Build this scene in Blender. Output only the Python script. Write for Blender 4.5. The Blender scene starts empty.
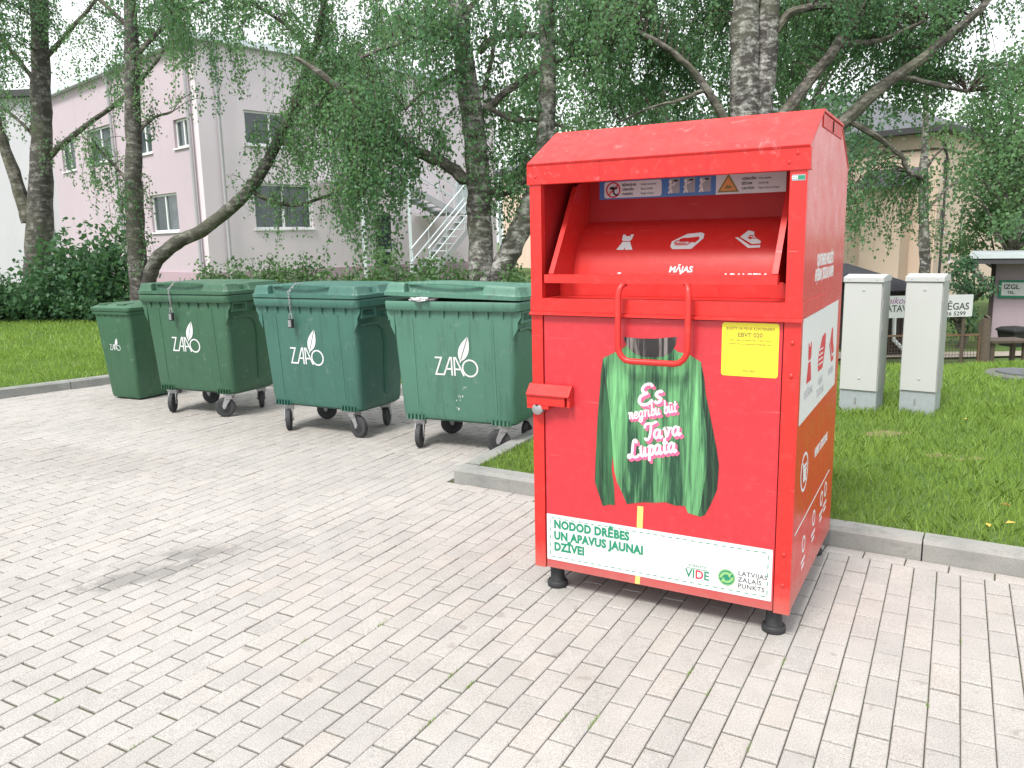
import bpy, bmesh, math, random
import numpy as np
from mathutils import Vector, Matrix
random.seed(7); RNG = np.random.default_rng(7)
PI = math.pi
scene = bpy.context.scene
COL = scene.collection

# ------------------------------------------------------------------ camera model
F_PX, PITCH, ROLL, CAM_H = 808.66, 0.17612, -0.02044, 1.7015
BIN_YAW, BIN_X, BIN_Y = -0.51455, 0.1036, 3.7803

def at(px, py, Y):
    """world point seen at a pixel of the photograph, at forward distance Y"""
    x, y = px - 512.0, py - 384.0
    cr, sr = math.cos(ROLL), math.sin(ROLL)
    x, y = x*cr + y*sr, -x*sr + y*cr
    c, s = math.cos(PITCH), math.sin(PITCH)
    d = Vector((x/F_PX, c - y/F_PX*s, -s - y/F_PX*c))
    return Vector((0, 0, CAM_H)) + d*(Y/d.y)

def make_camera():
    cam = bpy.data.cameras.new('camera'); o = bpy.data.objects.new('camera', cam); COL.objects.link(o)
    cr, sr = math.cos(ROLL), math.sin(ROLL); c, s = math.cos(PITCH), math.sin(PITCH)
    fwd = Vector((0, c, -s)); up = Vector((0, s, c)); right = Vector((1, 0, 0))
    r2 = right*cr + up*sr; u2 = -right*sr + up*cr
    m = Matrix(((r2.x, u2.x, -fwd.x, 0), (r2.y, u2.y, -fwd.y, 0), (r2.z, u2.z, -fwd.z, CAM_H), (0, 0, 0, 1)))
    o.matrix_world = m
    cam.sensor_width = 36; cam.lens = F_PX/1024*36; cam.clip_start = 0.05; cam.clip_end = 2000
    scene.camera = o
make_camera()

# ------------------------------------------------------------------ materials
MATS = {}
def nodes_of(name):
    m = bpy.data.materials.new(name); m.use_nodes = True
    nt = m.node_tree; b = nt.nodes['Principled BSDF']
    return m, nt, b
def N(nt, t, **kw):
    n = nt.nodes.new(t)
    for k, v in kw.items(): setattr(n, k, v)
    return n
def L(nt, a, b): nt.links.new(a, b)
def objcoord(nt, scale=(1, 1, 1), loc=(0, 0, 0)):
    t = N(nt, 'ShaderNodeTexCoord'); mp = N(nt, 'ShaderNodeMapping')
    mp.inputs['Scale'].default_value = scale; mp.inputs['Location'].default_value = loc
    L(nt, t.outputs['Object'], mp.inputs['Vector']); return mp.outputs['Vector']
def noise(nt, vec, scale, detail=4, rough=.55, dist=0):
    n = N(nt, 'ShaderNodeTexNoise'); n.inputs['Scale'].default_value = scale; n.inputs['Detail'].default_value = detail
    n.inputs['Roughness'].default_value = rough; n.inputs['Distortion'].default_value = dist
    L(nt, vec, n.inputs['Vector']); return n.outputs['Fac']
def ramp(nt, fac, stops):
    r = N(nt, 'ShaderNodeValToRGB'); e = r.color_ramp.elements
    while len(e) < len(stops): e.new(.5)
    for i, (p, c) in enumerate(stops):
        e[i].position = p; e[i].color = (c, c, c, 1) if isinstance(c, (int, float)) else (*c, 1)
    L(nt, fac, r.inputs['Fac']); return r.outputs['Color']
def mix(nt, fac, a, b, mode='MIX'):
    m = N(nt, 'ShaderNodeMix', data_type='RGBA', blend_type=mode)
    for sock, v in ((m.inputs[0], fac), (m.inputs[6], a), (m.inputs[7], b)):
        if hasattr(v, 'is_linked'): L(nt, v, sock)
        elif isinstance(v, (int, float)): sock.default_value = v if sock == m.inputs[0] else (v, v, v, 1)
        else: sock.default_value = (*v, 1)
    return m.outputs[2]
def math_n(nt, op, a, b=None, clamp=False):
    m = N(nt, 'ShaderNodeMath', operation=op); m.use_clamp = clamp
    for s, v in ((m.inputs[0], a), (m.inputs[1], b)):
        if v is None: continue
        if hasattr(v, 'is_linked'): L(nt, v, s)
        else: s.default_value = v
    return m.outputs[0]
def bump(nt, b, h, strength=.3, dist=.01):
    n = N(nt, 'ShaderNodeBump'); n.inputs['Strength'].default_value = strength; n.inputs['Distance'].default_value = dist
    L(nt, h, n.inputs['Height']); L(nt, n.outputs['Normal'], b.inputs['Normal'])

def plain(name, col, rough=.6, metal=0.0, var=.12, nscale=8, bumpk=0, spec=.5, coat=0):
    """a surface with mild procedural unevenness"""
    if name in MATS: return MATS[name]
    m, nt, b = nodes_of(name); v = objcoord(nt)
    f = noise(nt, v, nscale, 5)
    c = mix(nt, f, tuple(x*(1-var) for x in col), tuple(min(1, x*(1+var)) for x in col))
    L(nt, c, b.inputs['Base Color'])
    r = ramp(nt, noise(nt, v, nscale*2.3, 4), [(.3, max(0, rough-.08)), (.7, min(1, rough+.08))])
    L(nt, r, b.inputs['Roughness']); b.inputs['Metallic'].default_value = metal
    b.inputs['Specular IOR Level'].default_value = spec
    b.inputs['Coat Weight'].default_value = coat; b.inputs['Coat Roughness'].default_value = .15
    if bumpk: bump(nt, b, noise(nt, v, nscale*6, 4), bumpk, .005)
    MATS[name] = m; return m

def red_paint(name, col, rough=.38, streak=0.0, coat=.35, dust=.10):
    m, nt, b = nodes_of(name); v = objcoord(nt)
    f = noise(nt, v, 3, 4)
    c = mix(nt, f, tuple(x*.95 for x in col), tuple(min(1, x*1.04) for x in col))
    # fine dust
    d = ramp(nt, noise(nt, v, 24, 6, .7), [(.52, 0), (.78, dust)])
    c = mix(nt, d, c, (.75, .55, .52))
    if streak:
        sv = objcoord(nt, (34, 34, 1.6))
        s = ramp(nt, noise(nt, sv, 1.0, 4, .6, .6), [(.54, 0), (.72, streak)])
        c = mix(nt, s, c, (.34, .012, .018))
        sv2 = objcoord(nt, (9, 5, 9), (3, 1, 2))
        s2 = ramp(nt, noise(nt, sv2, 1.6, 5, .65, 1.2), [(.60, 0), (.70, streak*.55)])
        c = mix(nt, s2, c, (.80, .34, .33))
    tc = N(nt, 'ShaderNodeTexCoord'); sx = N(nt, 'ShaderNodeSeparateXYZ'); L(nt, tc.outputs['Object'], sx.inputs[0])
    splash = ramp(nt, math_n(nt, 'ADD', sx.outputs['Z'], math_n(nt, 'MULTIPLY', noise(nt, v, 16, 6, .75), .16)), [(.19, .42), (.33, 0)])
    c = mix(nt, splash, c, (.30, .22, .18))
    scr = ramp(nt, noise(nt, objcoord(nt, (2.5, 5, 75), (5, 2, 1)), 1.0, 3, .5, 1.5), [(.725, 0), (.745, .28)])
    c = mix(nt, scr, c, (.78, .42, .40))
    L(nt, c, b.inputs['Base Color'])
    r = ramp(nt, noise(nt, v, 9, 5), [(.3, rough-.06), (.7, rough+.10)])
    L(nt, r, b.inputs['Roughness'])
    b.inputs['Coat Weight'].default_value = coat; b.inputs['Coat Roughness'].default_value = .12; b.inputs['Specular IOR Level'].default_value = .38
    bump(nt, b, noise(nt, v, 1.6, 1), .03, .02)
    MATS[name] = m; return m

def plastic(name, col, stain=.5):
    m, nt, b = nodes_of(name); v = objcoord(nt)
    f = noise(nt, v, 2.5, 5)
    c = mix(nt, f, tuple(x*.88 for x in col), tuple(x*1.12 for x in col))
    sv = objcoord(nt, (22, 22, 1.3))
    s = ramp(nt, noise(nt, sv, 1.0, 5, .6, .4), [(.52, 0), (.74, stain*.75)])
    c = mix(nt, s, c, tuple(x*.40 for x in col))
    s2 = ramp(nt, noise(nt, v, 14, 6, .7, .6), [(.58, 0), (.76, .28)])
    c = mix(nt, s2, c, (.30, .36, .32))
    scf = ramp(nt, noise(nt, objcoord(nt, (7, 7, 2.2), (1, 4, 2)), 2.4, 5, .7, 1.0), [(.64, 0), (.70, stain*.8)])
    c = mix(nt, scf, c, tuple(x*.30 for x in col))
    L(nt, c, b.inputs['Base Color'])
    r = ramp(nt, noise(nt, v, 6, 5), [(.3, .38), (.7, .58)])
    L(nt, r, b.inputs['Roughness'])
    bump(nt, b, noise(nt, v, 60, 3), .06, .004)
    MATS[name] = m; return m

def leaf_mat(name, dark, light, trans=.35):
    m, nt, b = nodes_of(name)
    a = N(nt, 'ShaderNodeAttribute', attribute_name='tone')
    c = ramp(nt, a.outputs['Fac'], [(0, dark), (1, light)])
    L(nt, c, b.inputs['Base Color']); b.inputs['Roughness'].default_value = .5
    b.inputs['Specular IOR Level'].default_value = .35
    tr = N(nt, 'ShaderNodeBsdfTranslucent')
    tc = mix(nt, .5, c, (light[0]*1.3, light[1]*1.3, light[2]*.8)); L(nt, tc, tr.inputs['Color'])
    mx = N(nt, 'ShaderNodeMixShader'); mx.inputs[0].default_value = trans
    L(nt, b.outputs[0], mx.inputs[1]); L(nt, tr.outputs[0], mx.inputs[2])
    L(nt, mx.outputs[0], nt.nodes['Material Output'].inputs['Surface'])
    MATS[name] = m; return m

def bark_mat(name, white=(.50, .49, .45), black=(.045, .040, .036), amount=.5):
    m, nt, b = nodes_of(name)
    v = objcoord(nt, (1, 1, 1)); h = objcoord(nt, (3.0, 3.0, 8))
    f1 = noise(nt, h, 1.6, 6, .62, .5)
    f2 = noise(nt, v, 4.6, 6, .62, .8)
    f3 = noise(nt, v, 26, 4, .65)
    f = math_n(nt, 'ADD', math_n(nt, 'MULTIPLY', f1, .55), math_n(nt, 'MULTIPLY', f2, .45))
    f = math_n(nt, 'ADD', f, math_n(nt, 'MULTIPLY', math_n(nt, 'SUBTRACT', f3, .5), .25))
    c = ramp(nt, f, [(.41+.16*(amount-.5), black), (.49+.16*(amount-.5), tuple((x+y)*.38 for x, y in zip(white, black))), (.575+.16*(amount-.5), white)])
    # greenish lichen film
    g = ramp(nt, noise(nt, v, 1.3, 3), [(.45, 0), (.7, .35)])
    c = mix(nt, g, c, (.16, .18, .10))
    L(nt, c, b.inputs['Base Color']); b.inputs['Roughness'].default_value = .85
    bump(nt, b, f, .8, .03)
    MATS[name] = m; return m

M = {}
M['red'] = red_paint('red_paint', (.56, .024, .020), .38, 0, .12, .04)
M['red_door'] = red_paint('red_door_sheet', (.50, .032, .042), .36, 0, .15, .05)
M['red_hood'] = red_paint('red_weathered_hood', (.56, .022, .019), .50, .50, .05, .06)
M['red_side'] = red_paint('red_side_sheet', (.57, .022, .016), .30, 0, .12, 0)
M['red_shaded'] = red_paint('red_hood_shade', (.36, .010, .012), .62, 0, 0, 0)  # container red darkened to carry the shade inside, under the hood
M['white'] = plain('white_print', (.64, .65, .65), .45, var=.02)
M['white_sticker'] = plain('white_sticker', (.62, .63, .65), .40, var=.03)
M['yellow'] = plain('yellow_sticker', (.74, .66, .035), .42, var=.03)
M['ink_green'] = plain('green_ink', (.015, .22, .12), .5, var=.04)
M['ink_dark'] = plain('dark_ink', (.05, .06, .06), .5, var=.04)
M['ink_red'] = plain('red_ink', (.55, .02, .04), .5, var=.04)
M['ink_brown'] = plain('brown_ink', (.23, .17, .04), .5, var=.05)
M['ink_pink'] = plain('pink_ink', (.80, .11, .24), .5, var=.04)
M['ink_mauve'] = plain('mauve_ink', (.32, .10, .30), .5, var=.04)
M['ink_grey'] = plain('grey_ink', (.42, .42, .44), .5, var=.04)
M['blue'] = plain('blue_print', (.05, .16, .42), .45, var=.05)
M['orange'] = plain('orange_print', (.70, .28, .07), .45, var=.05)
M['grey_print'] = plain('grey_print', (.30, .31, .33), .45, var=.05)
M['lime'] = plain('lime_print', (.24, .46, .18), .45, var=.04)
M['stick'] = plain('pale_wood_print', (.80, .55, .16), .5, var=.10, nscale=20)
M['rubber'] = plain('black_rubber', (.022, .023, .025), .62, var=.25, nscale=20)
M['tyre'] = plain('grey_black_tyre', (.035, .037, .04), .7, var=.3, nscale=25)
M['steel'] = plain('zinc_steel', (.36, .365, .37), .48, .7, var=.2, nscale=18)
M['galv'] = plain('galvanised_plinth', (.38, .42, .45), .5, .35, var=.18, nscale=22)
M['cab'] = plain('cabinet_grey_white', (.455, .47, .46), .45, var=.04, nscale=3)
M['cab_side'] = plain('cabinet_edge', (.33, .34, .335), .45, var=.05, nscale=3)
M['dark'] = plain('dark_gap', (.012, .012, .012), .8)
M['pvc'] = plain('white_pvc', (.70, .72, .72), .4, var=.04)
M['bag'] = plain('white_plastic_film', (.78, .78, .80), .35, var=.06, nscale=30)

def jumper_mat(name, dark, light, lo, hi):
    m, nt, b = nodes_of(name)
    v = objcoord(nt, (50, 1, 2.6)); w = objcoord(nt, (11, 1, 1.5))
    a = noise(nt, v, 1.0, 6, .65, .9); c = noise(nt, w, 1.0, 4, .6, .8)
    f = math_n(nt, 'ADD', math_n(nt, 'MULTIPLY', a, .55), math_n(nt, 'MULTIPLY', c, .60))
    col = ramp(nt, f, [(lo, dark), ((lo+hi)/2, tuple((x*.45+y*.55) for x, y in zip(dark, light))), (hi, light)])
    L(nt, col, b.inputs['Base Color']); b.inputs['Roughness'].default_value = .42
    MATS[name] = m; return m
M['jumper'] = jumper_mat('green_knit_print', (.012, .055, .028), (.20, .54, .22), .49, .80)
M['sleeve'] = jumper_mat('dark_sleeve_print', (.008, .022, .014), (.06, .24, .09), .52, .90)
M['brush'] = jumper_mat('brush_print', (.02, .018, .018), (.42, .38, .36), .54, .80)

M['d_green'] = plastic('green_plastic', (.036, .108, .060), .55)
M['d_teal'] = plastic('teal_plastic', (.042, .132, .102), .60)
M['d_mint'] = plastic('faded_green_plastic', (.068, .182, .130), .75)
M['d_small'] = plastic('dark_green_plastic', (.036, .108, .056), .5)

# ------------------------------------------------------------------ object helpers
def tag(o, label=None, cat=None, group=None, kind=None):
    if label: o['label'] = label
    if cat: o['category'] = cat
    if group: o['group'] = group
    if kind: o['kind'] = kind
    return o
def empty(name, loc=(0, 0, 0), rz=0.0):
    o = bpy.data.objects.new(name, None); COL.objects.link(o)
    o.location = loc; o.rotation_euler = (0, 0, rz); o.empty_display_size = .1
    return o
def link(name, me, mats, parent=None):
    o = bpy.data.objects.new(name, me); COL.objects.link(o)
    for m in (mats if isinstance(mats, (list, tuple)) else [mats]): me.materials.append(m)
    if parent: o.parent = parent
    return o
def obj(name, bm, mats, parent=None, smooth=False, bevel=0, seg=2):
    if bevel:
        es = [e for e in bm.edges if len(e.link_faces) == 2 and e.calc_face_angle(0) > .5]
        bmesh.ops.bevel(bm, geom=es, offset=bevel, segments=seg, profile=.7, affect='EDGES', clamp_overlap=True)
    me = bpy.data.meshes.new(name); bm.to_mesh(me); bm.free()
    if smooth:
        me.polygons.foreach_set('use_smooth', [True]*len(me.polygons))
        me.set_sharp_from_angle(angle=math.radians(38))
    return link(name, me, mats, parent)
def copy_tree(o, parent=None):
    c = o.copy(); COL.objects.link(c); c.parent = parent
    for ch in o.children: copy_tree(ch, c)
    return c
def BM(): return bmesh.new()
def box(bm, x0, x1, y0, y1, z0, z1, mi=0):
    v = [bm.verts.new(p) for p in ((x0,y0,z0),(x1,y0,z0),(x1,y1,z0),(x0,y1,z0),(x0,y0,z1),(x1,y0,z1),(x1,y1,z1),(x0,y1,z1))]
    for f in ((0,3,2,1),(4,5,6,7),(0,1,5,4),(1,2,6,5),(2,3,7,6),(3,0,4,7)):
        fc = bm.faces.new([v[i] for i in f]); fc.material_index = mi
    return bm
def obox(bm, c, ax, ay, az, hx, hy, hz, mi=0):
    """box from a centre, three unit axes and three half sizes"""
    c = Vector(c); vs = []
    for sz in (-1, 1):
        for sx, sy in ((-1,-1),(1,-1),(1,1),(-1,1)):
            vs.append(bm.verts.new(c + ax*(sx*hx) + ay*(sy*hy) + az*(sz*hz)))
    for f in ((0,3,2,1),(4,5,6,7),(0,1,5,4),(1,2,6,5),(2,3,7,6),(3,0,4,7)):
        fc = bm.faces.new([vs[i] for i in f]); fc.material_index = mi
    return bm
def bar(bm, a, b, w, h, up=Vector((0, 0, 1)), mi=0):
    a, b = Vector(a), Vector(b); d = (b-a); ln = d.length; d.normalize()
    s = d.cross(up)
    if s.length < 1e-4: s = d.cross(Vector((1, 0, 0)))
    s.normalize(); t = s.cross(d)
    return obox(bm, (a+b)/2, d, s, t, ln/2, w/2, h/2, mi)
def prism(bm, poly, fa, fb, mi=0):
    """extrude a 2D polygon between two mapping functions (p -> 3D)"""
    A = [bm.verts.new(fa(p)) for p in poly]; B = [bm.verts.new(fb(p)) for p in poly]
    n = len(poly); fs = [bm.faces.new(A[::-1]), bm.faces.new(B)]
    for i in range(n): fs.append(bm.faces.new((A[i], A[(i+1) % n], B[(i+1) % n], B[i])))
    for f in fs: f.material_index = mi
    return bm
def fixn(bm): bmesh.ops.recalc_face_normals(bm, faces=bm.faces[:]); return bm
def front(poly, y, th=.0008, bm=None, mi=0):
    """flat printed shape on a face looking to -y; poly in (x, z)"""
    bm = bm or BM(); prism(bm, poly, lambda p: (p[0], y, p[1]), lambda p: (p[0], y-th, p[1]), mi); return bm
def side(poly, x, th=.0008, bm=None, mi=0):
    """flat printed shape on a face looking to +x; poly in (y, z)"""
    bm = bm or BM(); prism(bm, poly, lambda p: (x, p[0], p[1]), lambda p: (x+th, p[0], p[1]), mi); return bm
def circle(cx, cy, rx, ry=None, n=28, a0=0, a1=2*PI):
    ry = ry or rx; full = abs(a1-a0-2*PI) < 1e-6
    k = n if full else n+1
    return [(cx+rx*math.cos(a0+(a1-a0)*i/n), cy+ry*math.sin(a0+(a1-a0)*i/n)) for i in range(k)]
def rrect(x0, x1, y0, y1, r, n=5):
    out = []
    for cx, cy, a in ((x1-r, y0+r, -PI/2), (x1-r, y1-r, 0), (x0+r, y1-r, PI/2), (x0+r, y0+r, PI)):
        out += [(cx+r*math.cos(a+PI/2*i/n), cy+r*math.sin(a+PI/2*i/n)) for i in range(n+1)]
    return out
def stroke(pts, w, closed=False):
    """quads (lists of 4 2D points) along a polyline, overlapping a little at the joints via mitres"""
    P = [Vector(p) for p in pts]; n = len(P); Ls, Rs = [], []
    for i in range(n):
        a = P[i-1] if (i > 0 or closed) else None; c = P[(i+1) % n] if (i < n-1 or closed) else None
        d1 = (P[i]-a).normalized() if a is not None else None; d2 = (c-P[i]).normalized() if c is not None else None
        d1 = d1 or d2; d2 = d2 or d1
        t = (d1+d2)
        t = t.normalized() if t.length > 1e-3 else d1
        nrm = Vector((-t.y, t.x)); k = max(.45, abs(nrm.dot(Vector((-d1.y, d1.x)))))
        Ls.append(P[i]+nrm*(w/2/k)); Rs.append(P[i]-nrm*(w/2/k))
    out = []
    for i in range(n if closed else n-1):
        j = (i+1) % n; out.append([tuple(Rs[i]), tuple(Rs[j]), tuple(Ls[j]), tuple(Ls[i])])
    return out
def tube(bm, pts, radii, n=8, caps=True, mi=0):
    P = [Vector(p) for p in pts]; rings = []
    if isinstance(radii, (int, float)): radii = [radii]*len(P)
    prev = None
    for i, p in enumerate(P):
        d = (P[min(i+1, len(P)-1)] - P[max(i-1, 0)]).normalized()
        if prev is None:
            s = d.cross(Vector((0, 0, 1)))
            if s.length < .05: s = d.cross(Vector((1, 0, 0)))
        else: s = prev - d*prev.dot(d)
        s.normalize(); prev = s; t = d.cross(s)
        rings.append([bm.verts.new(p + (s*math.cos(2*PI*k/n) + t*math.sin(2*PI*k/n))*radii[i]) for k in range(n)])
    for a, b in zip(rings, rings[1:]):
        for k in range(n):
            f = bm.faces.new((a[k], a[(k+1) % n], b[(k+1) % n], b[k])); f.material_index = mi
    if caps:
        bm.faces.new(rings[0][::-1]).material_index = mi; bm.faces.new(rings[-1]).material_index = mi
    return bm
def arc_pts(c, r, a0, a1, n, fn): return [fn(c[0]+r*math.cos(a0+(a1-a0)*i/n), c[1]+r*math.sin(a0+(a1-a0)*i/n)) for i in range(n+1)]
def lathe(bm, prof, c=(0, 0, 0), axis='z', n=20, mi=0):
    """prof: list of (r, h)"""
    rings = []
    for r, h in prof:
        ring = []
        for k in range(n):
            a = 2*PI*k/n; q = (r*math.cos(a), r*math.sin(a))
            p = (q[0], q[1], h) if axis == 'z' else ((h, q[0], q[1]) if axis == 'x' else (q[0], h, q[1]))
            ring.append(bm.verts.new((p[0]+c[0], p[1]+c[1], p[2]+c[2])))
        rings.append(ring)
    for a, b in zip(rings, rings[1:]):
        for k in range(n): bm.faces.new((a[k], a[(k+1) % n], b[(k+1) % n], b[k])).material_index = mi
    bm.faces.new(rings[0][::-1]); bm.faces.new(rings[-1])
    return fixn(bm)
_dg = None
def text_bm(body, size, place, bold=0.0, shear=0.0, align='CENTER', sx=1.0, spacing=1.0, th=.0006, mi=0, bm=None):
    """lettering as a mesh; place maps (x, y, z) of the text plane to 3D"""
    cu = bpy.data.curves.new('lettering', 'FONT'); cu.body = body; cu.size = size; cu.align_x = align; cu.align_y = 'CENTER'
    cu.offset = bold; cu.shear = shear; cu.resolution_u = 3; cu.extrude = th/2; cu.space_character = spacing
    o = bpy.data.objects.new('lettering', cu); COL.objects.link(o)
    dg = bpy.context.evaluated_depsgraph_get(); dg.update()
    me = bpy.data.meshes.new_from_object(o.evaluated_get(dg))
    bpy.data.objects.remove(o); bpy.data.curves.remove(cu)
    bm = bm or BM(); vs = [bm.verts.new(place(v.co.x*sx, v.co.y, v.co.z)) for v in me.vertices]
    for p in me.polygons:
        try: bm.faces.new([vs[i] for i in p.vertices]).material_index = mi
        except ValueError: pass
    bpy.data.meshes.remove(me); return bm
def on_front(x, z, y, rot=0.0):
    c, s = math.cos(rot), math.sin(rot)
    return lambda a, b, d: (x + a*c - b*s, y - d, z + a*s + b*c)
def on_side(yy, z, x, rot=0.0):
    c, s = math.cos(rot), math.sin(rot)
    return lambda a, b, d: (x + d, yy + a*c - b*s, z + a*s + b*c)
def np_mesh(name, V, Fq, mats, parent=None, tone=None, matidx=None, smooth=False):
    """mesh from numpy arrays: V (n,3), Fq (m,k) faces of one size"""
    me = bpy.data.meshes.new(name); k = Fq.shape[1]
    me.vertices.add(len(V)); me.vertices.foreach_set('co', V.astype(np.float32).ravel())
    me.loops.add(Fq.size); me.loops.foreach_set('vertex_index', Fq.astype(np.int32).ravel())
    me.polygons.add(len(Fq)); me.polygons.foreach_set('loop_start', np.arange(0, Fq.size, k, dtype=np.int32))
    if matidx is not None: me.polygons.foreach_set('material_index', matidx.astype(np.int32))
    if smooth: me.polygons.foreach_set('use_smooth', np.ones(len(Fq), dtype=bool))
    if tone is not None:
        a = me.attributes.new('tone', 'FLOAT', 'POINT'); a.data.foreach_set('value', tone.astype(np.float32))
    me.update(calc_edges=True); me.validate()
    return link(name, me, mats, parent)

# ================================================================== SETTING: ground, paving, kerb, lawn
TH = math.radians(61.2)
SV = np.array([math.cos(TH), math.sin(TH)]); SU = np.array([SV[1], -SV[0]])      # paver long axis, paver cross axis
def site(a, b): return a*SU + b*SV
K1 = np.array([-.43, 5.575]); KD = np.array([.8535, -.5211]); KD /= np.linalg.norm(KD)   # kerb in front of the right lawn
KN = np.array([-KD[1], KD[0]])                                                            # points away from the camera
ISL = np.array([.60, 1.21]); ISL /= np.linalg.norm(ISL)                                    # kerb that runs back from its corner
LK = np.array([-4.73, 10.53]); LD = np.array([.698, .716])                                 # left kerb
BK0 = LK; BK1 = K1 + ISL*2.75                                                             # back kerb behind the containers
def lawn_z(x, y):
    def ss(t): t = np.clip(t, 0, 1); return t*t*(3-2*t)
    fall = ss((y-9.3)/5.5)*ss((x-1.2)/3.0)
    und = .02*np.sin(x*.9+.5)*np.sin(y*.7) + .012*np.sin(x*2.3+y*1.7)
    near = ss((y-7.0)/6.0)*.6+.4
    return .088 + und*near - 1.32*fall

def build_setting():
    # --- pavers
    pitch_a, pitch_b = .1045, .208
    V, Fs, tone = [], [], []
    def clip(poly, p0, nrm):
        out = []; n = len(poly)
        for i in range(n):
            A, B = poly[i], poly[(i+1) % n]; da, db = (A-p0)@nrm, (B-p0)@nrm
            if da >= 0: out.append(A)
            if da*db < 0: out.append(A+(B-A)*(da/(da-db)))
        return out
    faces5, faces4 = [], []
    def stone(poly):
        if len(poly) < 3: return
        P = np.array(poly); c = P.mean(0)
        ar = .5*abs(np.dot(P[:,0], np.roll(P[:,1], 1))-np.dot(P[:,1], np.roll(P[:,0], 1)))
        if ar < 8e-4: return
        def inset(k):
            d = P-c; r = np.linalg.norm(d, axis=1, keepdims=True)
            dirs = np.roll(P, -1, 0)-P; dirs /= np.linalg.norm(dirs, axis=1, keepdims=True)+1e-9
            prevd = np.roll(dirs, 1, 0)
            inw1 = np.stack([-dirs[:,1], dirs[:,0]], 1); inw0 = np.stack([-prevd[:,1], prevd[:,0]], 1)
            sgn = np.sign(((c-P)*inw1).sum(1, keepdims=True)); sgn[sgn == 0] = 1
            m = inw1*sgn+inw0*np.sign(((c-P)*inw0).sum(1, keepdims=True))
            return P+m*k
        n = len(P); base = len(V); t = random.random()
        tz = random.gauss(0, .0011); tx, ty = random.gauss(0, .006), random.gauss(0, .006)
        jt = .0013+random.random()*.0010
        o, i1, i2 = inset(jt), inset(jt+.0014), inset(jt+.0045)
        for ring, z in ((o, -.03), (o, -.0048), (i1, -.0018), (i2, 0)):
            for q in ring: V.append((q[0], q[1], z+tz+(q-c)@np.array([tx, ty]))); tone.append(t)
        for r in range(3):
            for k in range(n): Fs.append((base+r*n+k, base+r*n+(k+1) % n, base+(r+1)*n+(k+1) % n, base+(r+1)*n+k))
        Fs.append(tuple(base+3*n+k for k in range(n)))
    kfront = K1-KN*.105
    na0, na1 = int(-12.0/pitch_a), int(6.5/pitch_a)
    aK = K1@SU
    for i in range(na0, na1):
        a = .010+i*pitch_a; off = .094 + (pitch_b/2 if i % 2 else 0) + random.gauss(0, .004)
        for j in range(int(-1.6/pitch_b), int(9.5/pitch_b)):
            b = off+j*pitch_b; ac = a+pitch_a/2; bc = b+pitch_b/2
            c = site(ac, bc)
            if c[1] < .3 or abs(c[0])/max(c[1]+1.0, .1) > 1.25: continue
            g_ = .0026+random.random()*.0016; poly = [site(a, b+g_), site(a+pitch_a, b+g_), site(a+pitch_a, b+pitch_b-g_), site(a, b+pitch_b-g_)]
            if ac > aK-.06:
                if (c-kfront)@KN > .3: continue
                poly = clip(poly, kfront, -KN)
            else:
                isn = np.array([-ISL[1], ISL[0]])
                if (c-K1)@KN > 0: poly = clip(poly, K1, isn)
                bn = np.array([(BK1-BK0)[1], -(BK1-BK0)[0]]); bn /= np.linalg.norm(bn)
                if (c-BK0)@bn < -.2: continue
                ln = np.array([LD[1], -LD[0]])
                if (c-LK)@ln < -.2: continue
            if len(poly) >= 3: stone(poly)
    # border course along the kerb
    s = -.10
    while s < 9.0:
        w = .2; p = K1+KD*s-KN*.102
        stone([p, p+KD*w, p+KD*w+KN*.102, p+KN*.102]); s += w+.002
    me = bpy.data.meshes.new('paving'); me.from_pydata([tuple(v) for v in V], [], Fs)
    at_ = me.attributes.new('tone', 'FLOAT', 'POINT'); at_.data.foreach_set('value', np.array(tone, dtype=np.float32))
    m, nt, b = nodes_of('concrete_pavers'); v = objcoord(nt)
    at1 = N(nt, 'ShaderNodeAttribute', attribute_name='tone')
    c = ramp(nt, at1.outputs['Fac'], [(0, (.396, .380, .361)), (.40, (.416, .400, .379)), (.85, (.432, .414, .391)), (.96, (.434, .406, .376)), (1, (.392, .378, .362))])
    sp = ramp(nt, noise(nt, v, 190, 3, .8), [(.36, .62), (.55, 1.0), (.72, 1.16)]); c = mix(nt, 1, c, sp, 'MULTIPLY')
    sp2 = ramp(nt, noise(nt, v, 420, 2, .6), [(.30, .70), (.42, 1.0)]); c = mix(nt, .8, c, sp2, 'MULTIPLY')
    big = ramp(nt, noise(nt, v, .75, 5, .6), [(.3, .90), (.7, 1.05)]); c = mix(nt, 1, c, big, 'MULTIPLY')
    med = ramp(nt, noise(nt, v, 5.5, 6, .65), [(.34, .93), (.6, 1.03)]); c = mix(nt, 1, c, med, 'MULTIPLY')
    # oil stain: two elongated patches with ragged edges, and some scattered spots
    g = N(nt, 'ShaderNodeTexCoord').outputs['Object']
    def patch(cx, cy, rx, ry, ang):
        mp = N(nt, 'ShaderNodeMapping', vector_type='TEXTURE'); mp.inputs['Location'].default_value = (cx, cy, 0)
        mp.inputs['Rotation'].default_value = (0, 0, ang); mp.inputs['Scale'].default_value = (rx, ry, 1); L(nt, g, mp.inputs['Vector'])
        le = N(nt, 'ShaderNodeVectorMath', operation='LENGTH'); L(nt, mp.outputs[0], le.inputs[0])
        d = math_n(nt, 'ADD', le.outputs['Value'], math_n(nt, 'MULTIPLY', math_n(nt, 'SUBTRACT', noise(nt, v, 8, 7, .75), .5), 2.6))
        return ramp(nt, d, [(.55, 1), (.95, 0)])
    st = mix(nt, 1, patch(-1.98, 4.02, .36, .13, .55), patch(-1.78, 4.32, .24, .12, .2), 'ADD')
    c = mix(nt, math_n(nt, 'MULTIPLY', patch(-1.85, 4.2, .75, .36, .5), .22), c, (.20, .19, .18))
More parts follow.
